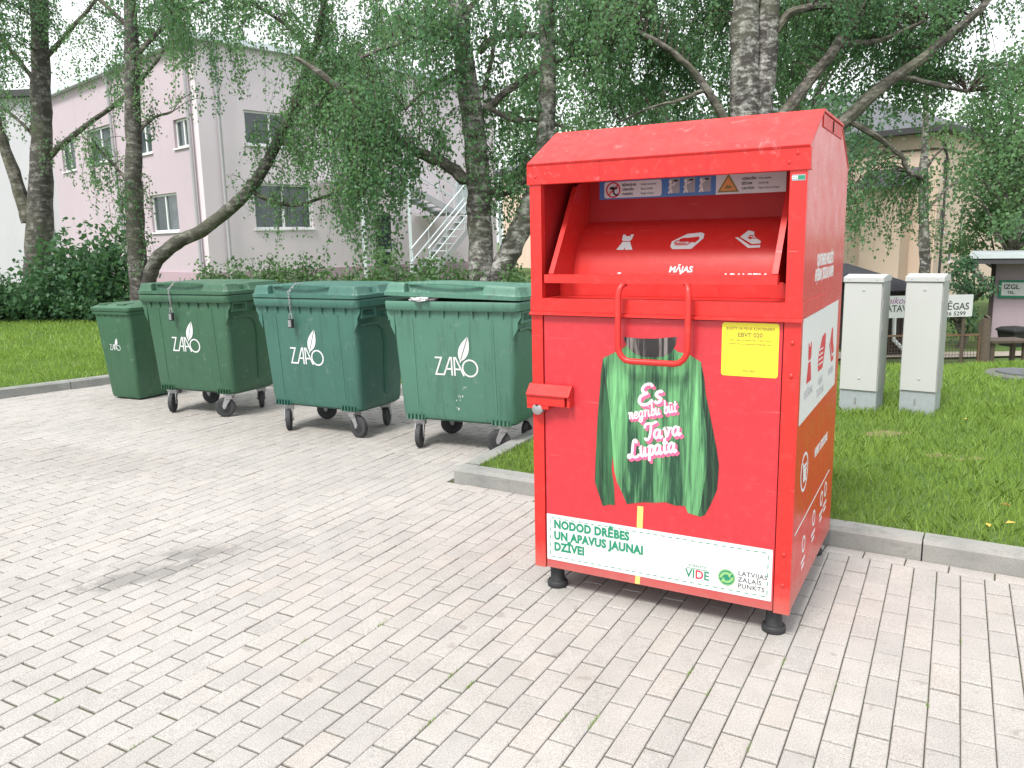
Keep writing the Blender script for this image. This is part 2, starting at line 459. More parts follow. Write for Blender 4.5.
    c = mix(nt, math_n(nt, 'MULTIPLY', st, .55), c, (.15, .145, .14))
    shade_and_spot = mix(nt, 1, mix(nt, 1, patch(-3.6, 6.4, 1.6, .5, -.3), patch(1.0, 3.05, .12, .07, .5), 'ADD'), patch(-2.2, 8.0, 3.6, 1.1, -.48), 'ADD')  # wide patches paint in canopy shade over the far paving, small one a spot
    c = mix(nt, math_n(nt, 'MULTIPLY', shade_and_spot, .28), c, (.22, .20, .18))
    spot = ramp(nt, noise(nt, v, 9, 3, .5, .4), [(.67, 0), (.71, .5)]); c = mix(nt, spot, c, (.22, .20, .18))
    L(nt, c, b.inputs['Base Color']); b.inputs['Roughness'].default_value = .88
    b.inputs['Specular IOR Level'].default_value = .3
    bump(nt, b, noise(nt, v, 260, 3, .7), .35, .003)
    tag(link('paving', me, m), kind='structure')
    # --- joint sand with moss, under the stones
    bm = BM(); q = [(-14, -1), (10, -1), tuple(K1+KD*11.5), tuple(K1), tuple(BK1), tuple(BK0), tuple(LK-LD*12)]
    bm.faces.new([bm.verts.new((x, y, -.0090)) for x, y in q])
    m, nt, b = nodes_of('joint_sand'); v = objcoord(nt)
    f = ramp(nt, noise(nt, v, 3.3, 6, .7), [(.50, (.082, .074, .062)), (.60, (.065, .080, .030)), (.72, (.085, .140, .030))])
    L(nt, f, b.inputs['Base Color']); b.inputs['Roughness'].default_value = 1
    tag(obj('joint_sand', bm, m), kind='structure')
    # --- lawn / terrain: one sheet with the paved yard cut out of it
    xs = np.concatenate([np.linspace(-400, -26, 9), np.arange(-24, 24.1, .5), np.linspace(26, 400, 9)])
    ys = np.concatenate([np.linspace(-60, -4, 5), np.arange(-3, 40.1, .5), np.linspace(44, 600, 10)])
    bm = BM(); grid = [[bm.verts.new((x, y, 0)) for x in xs] for y in ys]
    for r in range(len(ys)-1):
        for k in range(len(xs)-1): bm.faces.new((grid[r][k], grid[r][k+1], grid[r+1][k+1], grid[r+1][k]))
    ki = K1+KN*.07+ISL*.0
    for p0, d in ((K1+KN*.10, KD), (K1+np.array([ISL[1], -ISL[0]])*.10, ISL), (BK0, BK1-BK0), (LK, LD)):
        bmesh.ops.bisect_plane(bm, geom=bm.verts[:]+bm.edges[:]+bm.faces[:], plane_co=(p0[0], p0[1], 0), plane_no=(-d[1], d[0], 0))
    kill = []
    bd = (BK1-BK0)/np.linalg.norm(BK1-BK0); bn = np.array([-bd[1], bd[0]])
    for f in bm.faces:
        c = f.calc_center_median(); c2 = np.array([c.x, c.y])
        left_ok = (c2-LK)@np.array([LD[1], -LD[0]]) > 0
        zoneA = (c2-K1-KN*.10)@KN < 0
        zoneB = (c2-K1-np.array([ISL[1], -ISL[0]])*.10)@np.array([-ISL[1], ISL[0]]) > 0 and (c2-BK0)@bn < 0
        if left_ok and (zoneA or zoneB): kill.append(f)
    bmesh.ops.delete(bm, geom=kill, context='FACES')
    for v_ in bm.verts: v_.co.z = float(lawn_z(np.array(v_.co.x), np.array(v_.co.y)))
    m, nt, b = nodes_of('lawn_soil'); v = objcoord(nt)
    c = ramp(nt, noise(nt, v, 1.1, 6, .65), [(.3, (.055, .110, .020)), (.55, (.085, .150, .028)), (.75, (.115, .150, .040))])
    c = mix(nt, ramp(nt, noise(nt, v, 30, 5, .7), [(.35, .55), (.65, 0)]), c, (.05, .07, .02))
    L(nt, c, b.inputs['Base Color']); b.inputs['Roughness'].default_value = .95
    bump(nt, b, noise(nt, v, 40, 4), .6, .03)
    tag(obj('lawn', bm, m, smooth=True), kind='structure')
    # --- kerbs, stone by stone
    bm = BM()
    def kerb_run(p, d, n_, total, inward, ln=1.0):
        s = 0
        while s < total-.02:
            e = min(s+ln, total); g = .004
            a, c = p+d*(s+g), p+d*(e-g); w = .135; h = .112+random.gauss(0, .002)
            poly = [(0, -.05), (0, h-.022), (.022, h), (w-.006, h), (w, h-.006), (w, -.05)]
            prism(bm, poly, lambda q: (a[0]+n_[0]*q[0], a[1]+n_[1]*q[0], q[1]), lambda q: (c[0]+n_[0]*q[0], c[1]+n_[1]*q[0], q[1]))
            s = e
    kerb_run(K1+KD*0, KD, KN, 12, 1, 1.0)
    isr = np.array([ISL[1], -ISL[0]])
    kerb_run(K1+ISL*.14, ISL, isr, 2.6, 1)
    kerb_run(BK0, bd, bn, np.linalg.norm(BK1-BK0), 1)
    kerb_run(LK-LD*9, LD, np.array([-LD[1], LD[0]]), 9, 1)
    fixn(bm)
    m, nt, b = nodes_of('kerb_concrete'); v = objcoord(nt)
    c = ramp(nt, noise(nt, v, 3.2, 6, .65), [(.3, (.20, .21, .20)), (.6, (.29, .29, .275)), (.8, (.33, .325, .30))])
    c = mix(nt, ramp(nt, noise(nt, v, 160, 3, .7), [(.35, .35), (.6, 0)]), c, (.13, .14, .13))
    c = mix(nt, ramp(nt, noise(nt, objcoord(nt, (2, 2, 9)), 2.6, 5, .7), [(.55, 0), (.72, .55)]), c, (.11, .125, .10))
    L(nt, c, b.inputs['Base Color']); b.inputs['Roughness'].default_value = .9
    bump(nt, b, noise(nt, v, 90, 4), .3, .004)
    tag(obj('kerb', bm, m), kind='structure')
    # --- sandy lane past the fence
    bm = BM(); n = 30
    rows = []
    for i in range(n+1):
        x = 4+i*1.0; yc = 19.2-.02*i
        rows.append([bm.verts.new((x, yc+dy, float(lawn_z(np.array(x), np.array(yc+dy)))+.05)) for dy in (-.45, 0, .45)])
    for a, c in zip(rows, rows[1:]):
        for k in range(2): bm.faces.new((a[k], c[k], c[k+1], a[k+1]))
    tag(obj('lane', bm, plain('sandy_lane', (.36, .32, .26), .95, var=.2, nscale=2)), kind='structure')
build_setting()
#@@BIN
# a small cursive stroke alphabet for the printed slogan (x height 1)
GLYPH = {
 's': [[(.05,.18),(.22,0),(.46,.08),(.5,.32),(.3,.52),(.15,.72),(.25,.95),(.5,1.0),(.6,.85)]],
 'n': [[(0,.8),(.1,1.0),(.2,.82),(.2,0)],[(.2,.55),(.4,.96),(.6,.9),(.63,.5),(.63,.15),(.76,0),(.92,.2)]],
 'e': [[(.05,.45),(.35,.5),(.55,.72),(.43,.98),(.2,.95),(.02,.6),(.06,.2),(.3,0),(.6,.12),(.78,.35)]],
 'g': [[(.55,.85),(.35,1),(.1,.85),(0,.5),(.12,.1),(.35,.05),(.55,.3)],[(.58,1.0),(.57,.2),(.55,-.35),(.35,-.65),(.05,-.55),(.05,-.3),(.4,-.1),(.8,.2)]],
 'r': [[(0,.8),(.1,1.0),(.18,.8),(.18,0)],[(.18,.55),(.34,.92),(.56,.95)]],
 'i': [[(.1,1),(.1,.25),(.2,0),(.42,.2)],[(.1,1.38),(.12,1.44)]],
 'b': [[(.05,1.7),(.1,1.9),(.14,1.7),(.1,.3),(.2,.02),(.45,.05),(.62,.4),(.5,.85),(.3,.95),(.12,.65)]],
 'u': [[(0,.8),(.1,1.0),(.13,.5),(.17,.12),(.34,0),(.52,.2),(.58,.6)],[(.6,1.0),(.6,.3),(.7,.02),(.9,.2)]],
 'ū': [[(0,.8),(.1,1.0),(.13,.5),(.17,.12),(.34,0),(.52,.2),(.58,.6)],[(.6,1.0),(.6,.3),(.7,.02),(.9,.2)],[(.08,1.42),(.62,1.42)]],
 't': [[(.15,1.6),(.12,.3),(.25,0),(.5,.15)],[(-.1,1.05),(.48,1.1)]],
 'a': [[(.55,.8),(.35,1.0),(.1,.85),(0,.45),(.15,.05),(.38,.1),(.55,.45)],[(.6,1.0),(.57,.3),(.68,0),(.9,.2)]],
 'v': [[(0,.8),(.1,1.0),(.2,.7),(.3,.05),(.5,.35),(.6,.85),(.5,1.0),(.7,.92),(.88,.95)]],
 'p': [[(0,.8),(.1,1.0),(.16,.8),(.13,-.62)],[(.14,.6),(.35,1.0),(.6,.85),(.65,.45),(.5,.08),(.25,.05),(.14,.3)]],
 'T': [[(.02,1.35),(0,1.68),(.3,1.85),(.8,1.78),(1.3,1.95)],[(.68,1.8),(.62,.8),(.45,.1),(.15,0),(.02,.28)]],
 'E': [[(.95,1.55),(.82,1.84),(.42,1.85),(.2,1.5),(.35,1.12),(.65,1.05)],[(.5,1.05),(.1,.85),(0,.4),(.25,.03),(.7,.03),(1.0,.35)]],
 'L': [[(.75,1.5),(.7,1.84),(.42,1.8),(.3,1.2),(.22,.4),(.02,.05),(-.22,.1),(-.15,.34),(.2,.22),(.55,0),(.95,.08),(1.05,.3)]],
 ' ': []}
def script_word(w):
    out, x = [], 0.0
    for ch in w:
        g = GLYPH[ch]; wmax = .45
        for ln in g:
            P = [np.array(p, float) for p in ln]; Q = []
            for i in range(len(P)-1):
                p0, p1, p2, p3 = P[max(i-1, 0)], P[i], P[i+1], P[min(i+2, len(P)-1)]
                for t in (0, .34, .67): Q.append(.5*((2*p1)+(-p0+p2)*t+(2*p0-5*p1+4*p2-p3)*t*t+(-p0+3*p1-3*p2+p3)*t**3))
            Q.append(P[-1]); out.append([(q[0]+x, q[1]) for q in Q]); wmax = max(wmax, max(q[0] for q in Q))
        x += wmax+(.10 if ch != 'T' else -.28)
    return out, x
# ================================================================== RED CLOTHES CONTAINER
W, D = 1.2, 1.143
def build_bin():
    root = empty('clothes_container', (BIN_X, BIN_Y, 0), BIN_YAW)
    tag(root, 'tall red metal clothing donation container with green jumper print on its door', 'donation bin')
    prof = [(0, .121), (0, 2.03), (.294, 2.19), (.853, 2.19), (D, 2.02), (D, .121)]
    # shell: two side sheets, back, floor, front filler behind the door, inner liner
    for x0, x1, nm in ((.0, .022, 'side_panel'), (W-.022, W, 'side_panel')):
        bm = BM(); prism(bm, prof, lambda p: (x0, p[0], p[1]), lambda p: (x1, p[0], p[1])); fixn(bm)
        sp = obj(nm, bm, M['red_side'], root, bevel=.003)
        if x0 > 1: right_panel = sp
    bm = BM(); box(bm, .022, W-.022, D-.02, D-.002, .125, 2.02); obj('back_panel', bm, M['red_side'], root)
    bm = BM(); box(bm, .022, W-.022, .026, D-.02, .126, .14); obj('floor_plate', bm, M['red_shaded'], root)
    bm = BM(); box(bm, .022, W-.022, .03, .04, .14, 1.40); obj('inner_panel', bm, M['dark'], root)
    # posts
    for x0, x1 in ((-.003, .054), (1.138, W+.003)):
        bm = BM(); box(bm, x0, x1, -.006, .03, .118, 1.945); po = obj('corner_post', bm, M['red'], root, bevel=.004)
        if x0 > 1:
            for z in (1.275, 1.141, .383, .247):
                bm = BM(); lathe(bm, [(.0095, 0), (.009, -.003), (.006, -.0055), (.002, -.0065)], (1.172, -.006, z), 'y', 14)
                obj('rivet', bm, M['red'], po, smooth=True)
            bm = front(rrect(1.146, 1.196, 1.905, 1.928, .003), -.0066); stk = obj('maker_sticker', bm, M['grey_print'], po)
            bm = front(rrect(1.168, 1.194, 1.910, 1.924, .002), -.0076); obj('green_patch', bm, M['ink_green'], stk)
            bm = text_bm('CO', .016, on_front(1.157, 1.9165, -.0078), .0006); obj('lettering', bm, M['white'], stk)
    # hood
    bm = BM(); ov = .010
    def sheet(p, q, th, x0=-ov, x1=W+ov):
        d = Vector((0, q[0]-p[0], q[1]-p[1])).normalized(); n = Vector((0, -d.z, d.y)); n = n if n.z > 0 else -n
        prism(bm, [p, q, (q[0]+n.y*th, q[1]+n.z*th), (p[0]+n.y*th, p[1]+n.z*th)], lambda r: (x0, r[0], r[1]), lambda r: (x1, r[0], r[1]))
    sheet((-.014, 2.026), (.2925, 2.193), .012); obj_h = fixn(bm); obj('hood_slope', bm, M['red_hood'], root, bevel=.003)
    bm = BM(); box(bm, -ov, W+ov, .292, .855, 2.1925, 2.204); obj('hood_top', bm, M['red_hood'], root, bevel=.003)
    bm = BM(); sheet((.8565, 2.192), (D+.006, 2.018), .010, -.002, W+.003); fixn(bm); obj('hood_slope', bm, M['red_hood'], root, bevel=.003)
    bm = BM(); prism(bm, [(-.013, 1.945), (-.013, 2.030), (.012, 2.030), (.012, 1.952), (.03, 1.952), (.03, 1.945)], lambda r: (-.0135, r[0], r[1]), lambda r: (W+.0135, r[0], r[1])); fixn(bm)
    fa = obj('hood_fascia', bm, M['red_hood'], root, bevel=.0025)
    for x, z in ((1.135, 1.975), (1.165, 2.008), (.03, 1.98)):
        bm = BM(); lathe(bm, [(.007, 0), (.006, -.003), (.002, -.0045)], (x, -.0133, z), 'y', 10); obj('rivet', bm, M['red'], fa, smooth=True)
    # hinge rail along the hood's side
    bm = BM(); box(bm, W+.0005, W+.004, .31, .85, 2.135, 2.19); hr = obj('hinge_rail', bm, M['red_hood'], root, bevel=.002)
    bm = BM(); box(bm, W+.0042, W+.007, .56, .58, 2.138, 2.185); obj('hinge_pin', bm, M['dark'], hr)
    # ledge band with its trim
    bm = BM(); box(bm, -.006, W+.006, -.009, .6, 1.374, 1.4345); obj('ledge', bm, M['red'], root, bevel=.004)
    bm = BM(); prism(bm, [(-.009, 1.356), (-.024, 1.358), (-.024, 1.364), (-.009, 1.373), (.02, 1.373), (.02, 1.356)], lambda r: (-.007, r[0], r[1]), lambda r: (W+.007, r[0], r[1])); fixn(bm)
    obj('drip_trim', bm, M['red'], root, bevel=.0015)
    # chute cavity
    bm = BM(); box(bm, .0225, .05, .03, .62, 1.435, 2.02); obj('cavity_liner', bm, M['red_shaded'], root)
    bm = BM(); box(bm, 1.15, 1.1775, .03, .62, 1.435, 2.02); obj('cavity_liner', bm, M['red_shaded'], root)
    bm = BM(); box(bm, .05, 1.15, .60, .62, 1.435, 2.15); obj('cavity_liner', bm, M['red_shaded'], root)
    # ---- swing hopper
    hop = []
    fl = [(-.012, 1.512), (-.012, 1.548), (.255, 1.945), (.42, 2.005), (.52, 1.80), (.50, 1.56), (.30, 1.50)]
    for x0 in (.108, 1.092):
        bm = BM(); prism(bm, fl, lambda r: (x0-.003, r[0], r[1]), lambda r: (x0+.003, r[0], r[1])); fixn(bm)
        f1 = obj('hopper_cheek', bm, M['red'], root)
        bm = BM(); a, c = Vector((x0, -.010, 1.546)), Vector((x0, .255, 1.942))
        up = (c-a).cross(Vector((1, 0, 0))).normalized()
        sgn = 1 if x0 < 1 else -1
        obox(bm, (a+c)/2+Vector((sgn*-.004, 0, 0)), (c-a).normalized(), Vector((1, 0, 0)), up, (c-a).length/2, .012, .004)
        obj('cheek_flange', bm, M['red'], f1)
    bm = BM(); box(bm, .088, 1.114, -.050, -.013, 1.507, 1.545); obj('hopper_lip', bm, M['red'], root, bevel=.004)
    drum = [(.200, 1.485), (.205, 1.53), (.222, 1.585), (.250, 1.640), (.285, 1.690), (.325, 1.735), (.362, 1.762), (.405, 1.779)]
    bm = BM(); outer = drum; inner = [(y+.01, z-.012) for y, z in drum][::-1]
    prism(bm, outer+inner, lambda r: (.1115, r[0], r[1]), lambda r: (1.0885, r[0], r[1])); fixn(bm)
    dr = obj('hopper_drum', bm, M['red'], root, smooth=True)
    bm = BM(); box(bm, .112, 1.088, .4075, .415, 1.765, 2.05); bk = obj('hopper_back', bm, M['red_shaded'], root)
    bm = BM(); box(bm, .0505, 1.1495, .19, .199, 1.4355, 1.50); obj('sill_panel', bm, M['red'], root)
    # pictograms on the drum: placed along its surface
    def on_drum(s):   # s = arc length from the bottom of the drum
        acc = 0
        for (y0, z0), (y1, z1) in zip(drum, drum[1:]):
            l = math.hypot(y1-y0, z1-z0)
            if s <= acc+l or (y1, z1) == drum[-1]:
                t = (s-acc)/l; n = (-(z1-z0)/l, (y1-y0)/l)
                return (y0+(y1-y0)*t+n[0]*.0016, z0+(z1-z0)*t+n[1]*.0016)
            acc += l
    def drum_shape(bm, poly, x, s, k, mi=0, lift=0.0):
        # thin tessellated so that it follows the curve
        vs = []
        for p in poly:
            y, z = on_drum(s+p[1]*k); vs.append(bm.verts.new((x+p[0]*k, y-lift, z+lift*.3)))
        f = bm.faces.new(vs); f.material_index = mi
    dress = [(-.30, .5), (-.16, .5), (-.12, .40), (.12, .40), (.16, .5), (.30, .5), (.28, .15), (.20, .06), (-.20, .06), (-.28, .15)]
    skirt = [(-.21, .01), (.21, .01), (.46, -.5), (.04, -.5), (.0, -.34), (-.04, -.5), (-.46, -.5)]
    towel = [(-.75, -.30), (-.62, -.46), (.30, -.46), (.78, .12), (.78, .40), (.62, .5), (-.05, .42), (-.72, -.02)]
    shoe_a = [(-.40, .12), (-.08, .52), (.22, .42), (.24, .22), (.36, .02), (.50, -.06), (.62, -.16), (.60, -.27), (.22, -.30)]
    shoe_b = [(-.62, .08), (-.50, .10), (.16, -.38), (.62, -.36), (.62, -.50), (.08, -.52)]
    bm = BM()
    for q in (dress, skirt): drum_shape(bm, q, .355, .215, .088)
    bmesh.ops.triangulate(bm, faces=bm.faces[:]); obj('dress_pictogram', bm, M['white'], dr)
    bm = BM(); drum_shape(bm, towel, .645, .215, .095)
    for ln in ([(-.55, -.22), (.05, -.22), (.18, -.10), (.05, .02), (-.50, .0), (-.58, -.10), (-.48, -.14), (.0, -.12)],):
        for q in stroke(ln, .055): drum_shape(bm, q, .645, .215, .095, 1, .001)
    bmesh.ops.triangulate(bm, faces=bm.faces[:]); obj('towel_pictogram', bm, [M['white'], M['red']], dr)
    bm = BM()
    for q in (shoe_a, shoe_b): drum_shape(bm, q, .918, .220, .092)
    for q in ([(.02, .22), (.26, .14)], [(.10, .08), (.34, .0)]):
        for r in stroke(q, .05): drum_shape(bm, r, .918, .220, .092, 1, .001)
    bmesh.ops.triangulate(bm, faces=bm.faces[:]); obj('shoe_pictogram', bm, [M['white'], M['red']], dr)
    def on_drum_text(x, s):
        def f(a, b, d):
            y, z = on_drum(s+b); return (x+a, y-.0004-d, z)
        return f
    for word, sz, x, q_, bo in (('MĀJAS', .038, .640, .072, .0014), ('APĢĒRBAM', .048, .36, .028, .0014), ('APAVIEM', .048, .920, .036, .0014)):
        obj('lettering', text_bm(word, sz, on_drum_text(x, q_), bo, .12), M['white'], dr)
    # warning strip on the hopper back
    yb = .4070; x0, x1, z0, z1 = .165, 1.045, 1.886, 1.972
    bm = front([(x0, z0), (x1, z0), (x1, z1), (x0, z1)], yb); strip = obj('warning_strip', bm, M['blue'], bk)
    y2, y3, y4 = yb-.0011, yb-.0022, yb-.0033
    bm = front(rrect(x0+.025, x0+.315, z0+.006, z1-.004, .012), y2); obj('strip_panel', bm, M['white_sticker'], strip)
    bm = front([(x0+.572, z0), (x1, z0), (x1, z1), (x0+.572, z1)], y2); obj('strip_panel', bm, M['white_sticker'], strip)
    for k in range(3):
        xx = x0+.352+k*.073; bm = front([(xx, z0+.016), (xx+.05, z0+.016), (xx+.05, z1-.004), (xx, z1-.004)], y2); obj('strip_panel', bm, M['grey_print'], strip)
    bm = BM()
    smats = [M['ink_red'], M['dark'], M['orange'], M['white'], M['ink_brown']]
    cx, cz = x0+.072, (z0+z1)/2+.001
    for q in stroke(circle(cx, cz, .034, n=24), .007, True): front(q, y3, bm=bm, mi=0)
    for q in stroke([(cx-.024, cz-.024), (cx+.024, cz+.024)], .007): front(q, y3, bm=bm, mi=0)
    front([(cx-.018, cz+.012), (cx+.004, cz+.016), (cx+.006, cz+.004), (cx-.014, cz)], y4, bm=bm, mi=1)
    for q in stroke(circle(cx+.018, cz-.008, .016, n=14, a0=PI*.4, a1=PI*1.7), .007): front(q, y4, bm=bm, mi=1)
    front([(cx-.022, cz-.010), (cx-.010, cz-.004), (cx-.016, cz-.022)], y4, bm=bm, mi=2)
    obj('prohibition_symbol', bm, smats, strip)
    for k in range(3):
        bm = BM(); xx = x0+.352+k*.073+.006; zt = z1-.018
        front(circle(xx, zt, .008, n=10), y3, bm=bm, mi=3)
        for q in stroke([(xx, zt-.008), (xx+.002, zt-.032), (xx+.008, zt-.052)], .009)+stroke([(xx+.001, zt-.03), (xx-.008, zt-.053)], .008)+stroke([(xx+.002, zt-.014), (xx+.014, zt-.016+.007*k), (xx+.024, zt-.004+.003*k)], .006)+stroke([(xx, zt-.014), (xx-.009, zt-.03)], .006):
            front(q, y3, bm=bm, mi=3)
        front([(xx+.016, zt+.0), (xx+.036, zt+.001), (xx+.036, zt+.008), (xx+.018, zt+.008)], y4, bm=bm, mi=1)
        obj('figure_pictogram', bm, smats, strip)
    bm = BM()
    tx, tz = x0+.628, z0+.012
    tri = [(tx-.043, tz), (tx+.043, tz), (tx, tz+.070)]
    front(tri, y3, bm=bm, mi=2)
    for q in stroke(tri, .007, True): front(q, y4, bm=bm, mi=4)
    front([(tx-.020, tz+.014), (tx-.006, tz+.012), (tx+.018, tz+.014), (tx+.020, tz+.020), (tx+.008, tz+.022), (tx+.012, tz+.030), (tx+.002, tz+.025), (tx-.006, tz+.030), (tx-.010, tz+.022)], y4, bm=bm, mi=4)
    obj('warning_triangle', bm, smats, strip)
    bm = BM()
    for i, s in enumerate(('BRĪDINĀJUMS', 'UZMANĪBU', 'WARNING')): text_bm(s, .0145, on_front(x0+.118, z1-.022-i*.021, y3), .0006, align='LEFT', sx=.78, bm=bm)
    obj('lettering', bm, M['ink_dark'], strip); bm = BM()
    for i, s in enumerate(('Nekāpt konteinerā', 'Bīstami dzīvībai', 'Danger of injury')): text_bm(s, .0125, on_front(x0+.212, z1-.022-i*.021, y3), .0002, align='LEFT', sx=.78, bm=bm)
    obj('lettering', bm, M['ink_dark'], strip); bm = BM()
    for i, s in enumerate(('UZMANĪBU', 'BĪSTAMI', 'CAUTION')): text_bm(s, .0145, on_front(x0+.688, z1-.022-i*.021, y3), .0006, align='LEFT', sx=.85, bm=bm)
    obj('lettering', bm, M['ink_dark'], strip); bm = BM()
    for i, s in enumerate(('Pirkstu saspiešana', 'Rotējoša daļa', 'Danger of injury your fingers')): text_bm(s, .0125, on_front(x0+.762, z1-.022-i*.021, y3), .0002, align='LEFT', sx=.62, bm=bm)
    obj('lettering', bm, M['ink_dark'], strip)
    # handle tube
    pts = [(.472, -.028, 1.506), (.461, -.042, 1.500), (.454, -.056, 1.482), (.451, -.062, 1.455), (.451, -.062, 1.240)]
    pts += [(.451+.055*(1-math.cos(a)), -.062, 1.240-.068*math.sin(a)) for a in (PI/8, PI/4, 3*PI/8, PI/2)]
    left = pts; right = [(1.213-p[0], p[1], p[2]) for p in pts][::-1]
    bm = BM(); tube(bm, left+right, .0135, 12); fixn(bm); obj('pull_handle', bm, M['red'], root, smooth=True)
    # ---- door
    bm = BM(); box(bm, .059, 1.133, 0.0, .022, .122, 1.353); door = obj('door', bm, M['red_door'], root, bevel=.002)
    # jumper print
    body = [(.355,1.17),(.417,1.201),(.446,1.215),(.47,1.235),(.67,1.238),(.702,1.215),(.746,1.208),(.802,1.177),(.808,1.09),(.818,.98),(.836,.86),(.842,.74),(.825,.62),(.815,.55),(.804,.495),(.759,.502),(.745,.532),(.70,.528),(.653,.537),(.60,.526),(.559,.523),(.51,.512),(.473,.501),(.45,.55),(.424,.599),(.411,.65),(.403,.72),(.400,.80),(.392,.90),(.377,1.03)]
    sl = [(.355,1.17),(.377,1.03),(.392,.90),(.400,.80),(.403,.72),(.397,.66),(.409,.583),(.412,.53),(.414,.488),(.384,.486),(.354,.474),(.333,.53),(.314,.585),(.318,.70),(.325,.834),(.331,.93),(.34,1.023),(.345,1.10)]
    sr = [(.802,1.177),(.818,1.11),(.827,1.037),(.845,.96),(.861,.887),(.878,.81),(.89,.736),(.888,.68),(.884,.624),(.86,.56),(.834,.504),(.813,.492),(.8045,.4945),(.815,.55),(.825,.62),(.842,.74),(.836,.86),(.818,.98),(.808,1.09)]
    bm = front(body, -.0006); jp = obj('jumper_print', bm, M['jumper'], door)
    bm = front(sl, -.0006); obj('sleeve', bm, M['sleeve'], jp)
    bm = front(sr, -.0006); obj('sleeve', bm, M['sleeve'], jp)
    neck = [(.452,1.270),(.53,1.266),(.60,1.268),(.696,1.280),(.690,1.245),(.672,1.212),(.640,1.192),(.60,1.187),(.55,1.187),(.510,1.196),(.478,1.220),(.462,1.245)]
    bm = front(neck, -.0016); obj('brush_print', bm, M['brush'], jp)
    bm = front([(.524,.50),(.552,.50),(.549,.396),(.521,.396)], -.0006); front([(.517,.164),(.540,.163),(.537,.124),(.514,.124)], -.0006, bm=bm); obj('broom_stick_print', bm, M['stick'], door)
    bm = BM(); rot = .245
    for word, x, z, ln, xh, wd in (('Es', .528, .966, .115, .046, .30), ('negribu būt', .480, .899, .232, .029, .24), ('Tava', .556, .812, .176, .038, .29), ('Lupata', .488, .722, .226, .041, .29)):
        lines, adv = script_word(word); k = ln/adv
        for layer, yy, m_ in [(q, -.0013-.00012*q, 0) for q in range(5, 0, -1)]+[(0, -.0026, 1)]:
            j = 0
            for pts in lines:
                P = []
                for px_, pz in pts:
                    a_, c_ = (px_+pz*.14)*k, pz*xh; P.append((x+a_*math.cos(rot)-c_*math.sin(rot)*.6+layer*.0020, z+a_*math.sin(rot)+c_-layer*.0023))
                for q in stroke(P, xh*wd): front(q, yy-.000004*j, .0004, bm=bm, mi=m_); j += 1
    obj('lettering', bm, [M['ink_pink'], M['white']], jp)
    # yellow notice (its matrix code is left out)
    bm = front(rrect(.889, 1.119, 1.127, 1.349, .012), -.0006); ys = obj('yellow_notice', bm, M['yellow'], door)
    cx = 1.004; bm = BM()
    text_bm('BOJĀTS VAI PILNS KONTEINERS?', .0175, on_front(cx, 1.324, -.0017), .0003, sx=.77, bm=bm)
    text_bm('EBVT 020', .025, on_front(cx, 1.299, -.0017), .0007, bm=bm)
    text_bm('Zvani, raksti vai skenē kodu un ziņo mums,', .0120, on_front(cx, 1.278, -.0017), .0001, sx=.80, bm=bm)
    text_bm('norādot Nr. un konteinera atrašanās vietu', .0120, on_front(cx, 1.262, -.0017), .0001, sx=.84, bm=bm)
    text_bm('PALDIES!', .0125, on_front(cx, 1.150, -.0017), .0002, bm=bm)
    obj('lettering', bm, M['ink_brown'], ys)
    # white band with dashes and texts
    lx0, lx1, lz0, lz1 = .061, 1.127, .163, .395
    bm = front(rrect(lx0, lx1, lz0, lz1, .004), -.0007); wb = obj('white_band', bm, M['white'], door)
    bm = BM()
    def dashes(a, c, vert=False):
        n = int(abs(c-a)/.034)
        return [(a+(c-a)*(i+.25)/n, a+(c-a)*(i+.75)/n) for i in range(n)]
    for z in (lz0+.018, lz1-.018):
        for a, c in dashes(lx0+.018, lx1-.018): front([(a, z-.0016), (c, z-.0016), (c, z+.0016), (a, z+.0016)], -.0018, bm=bm)
    for x in (lx0+.018, lx1-.018):
        for a, c in dashes(lz0+.018, lz1-.018): front([(x-.0016, a), (x+.0016, a), (x+.0016, c), (x-.0016, c)], -.0018, bm=bm)
    obj('dashed_border', bm, M['ink_green'], wb)
    bm = BM()
    for i, s in enumerate(('NODOD DRĒBES', 'UN APAVUS JAUNAI', 'DZĪVEI')): text_bm(s, .056, on_front(.099, .345-i*.0565, -.0018), .0030, align='LEFT', sx=.86, spacing=1.06, bm=bm)
    obj('lettering', bm, M['ink_green'], wb)
    bm = BM(); text_bm('VIDE', .056, on_front(.806, .222, -.0018), .0010, sx=.92, bm=bm)
    text_bm('ATBALSTA', .016, on_front(.806, .262, -.0018), .0001, spacing=1.1, bm=bm)
    for q in stroke([(.758, .249), (.856, .249)], .0022): front(q, -.0018, bm=bm)
    for v in bm.verts: pass
    for f in bm.faces:
        c = f.calc_center_median()
        if c.z < .247 and .805 < c.x: f.material_index = 0
        f.material_index = 1 if (c.z < .247 and .792 < c.x < .834) else 0
    obj('vide_mark', bm, [M['ink_green'], M['ink_red']], wb)
    gx, gz = .936, .236; bm = BM()
    front(circle(gx, gz, .037, n=30), -.0018, bm=bm, mi=0)
    for q in stroke(circle(gx, gz, .0345, n=26), .004, True): front(q, -.0029, bm=bm, mi=1)
    for k in (0, PI):
        R = lambda x, z: (gx+x*math.cos(k)-z*math.sin(k), gz+x*math.sin(k)+z*math.cos(k))
        A = [R(-.027+.0*t, -.004) if t == 0 else R(-.024*math.cos(t*PI*.62), -.004+.024*math.sin(t*PI*.62)) for t in np.linspace(0, 1, 8)]
        for i, q in enumerate(stroke(A, .011)): front(q, -.0030-.00002*i, bm=bm, mi=1)
        e = R(.012, .010); front([R(.000, .020), R(.024, .024), R(.014, .000)], -.0036, bm=bm, mi=1)
    fixn(bm); obj('recycling_dot', bm, [M['ink_green'], M['lime']], wb)
    bm = BM()
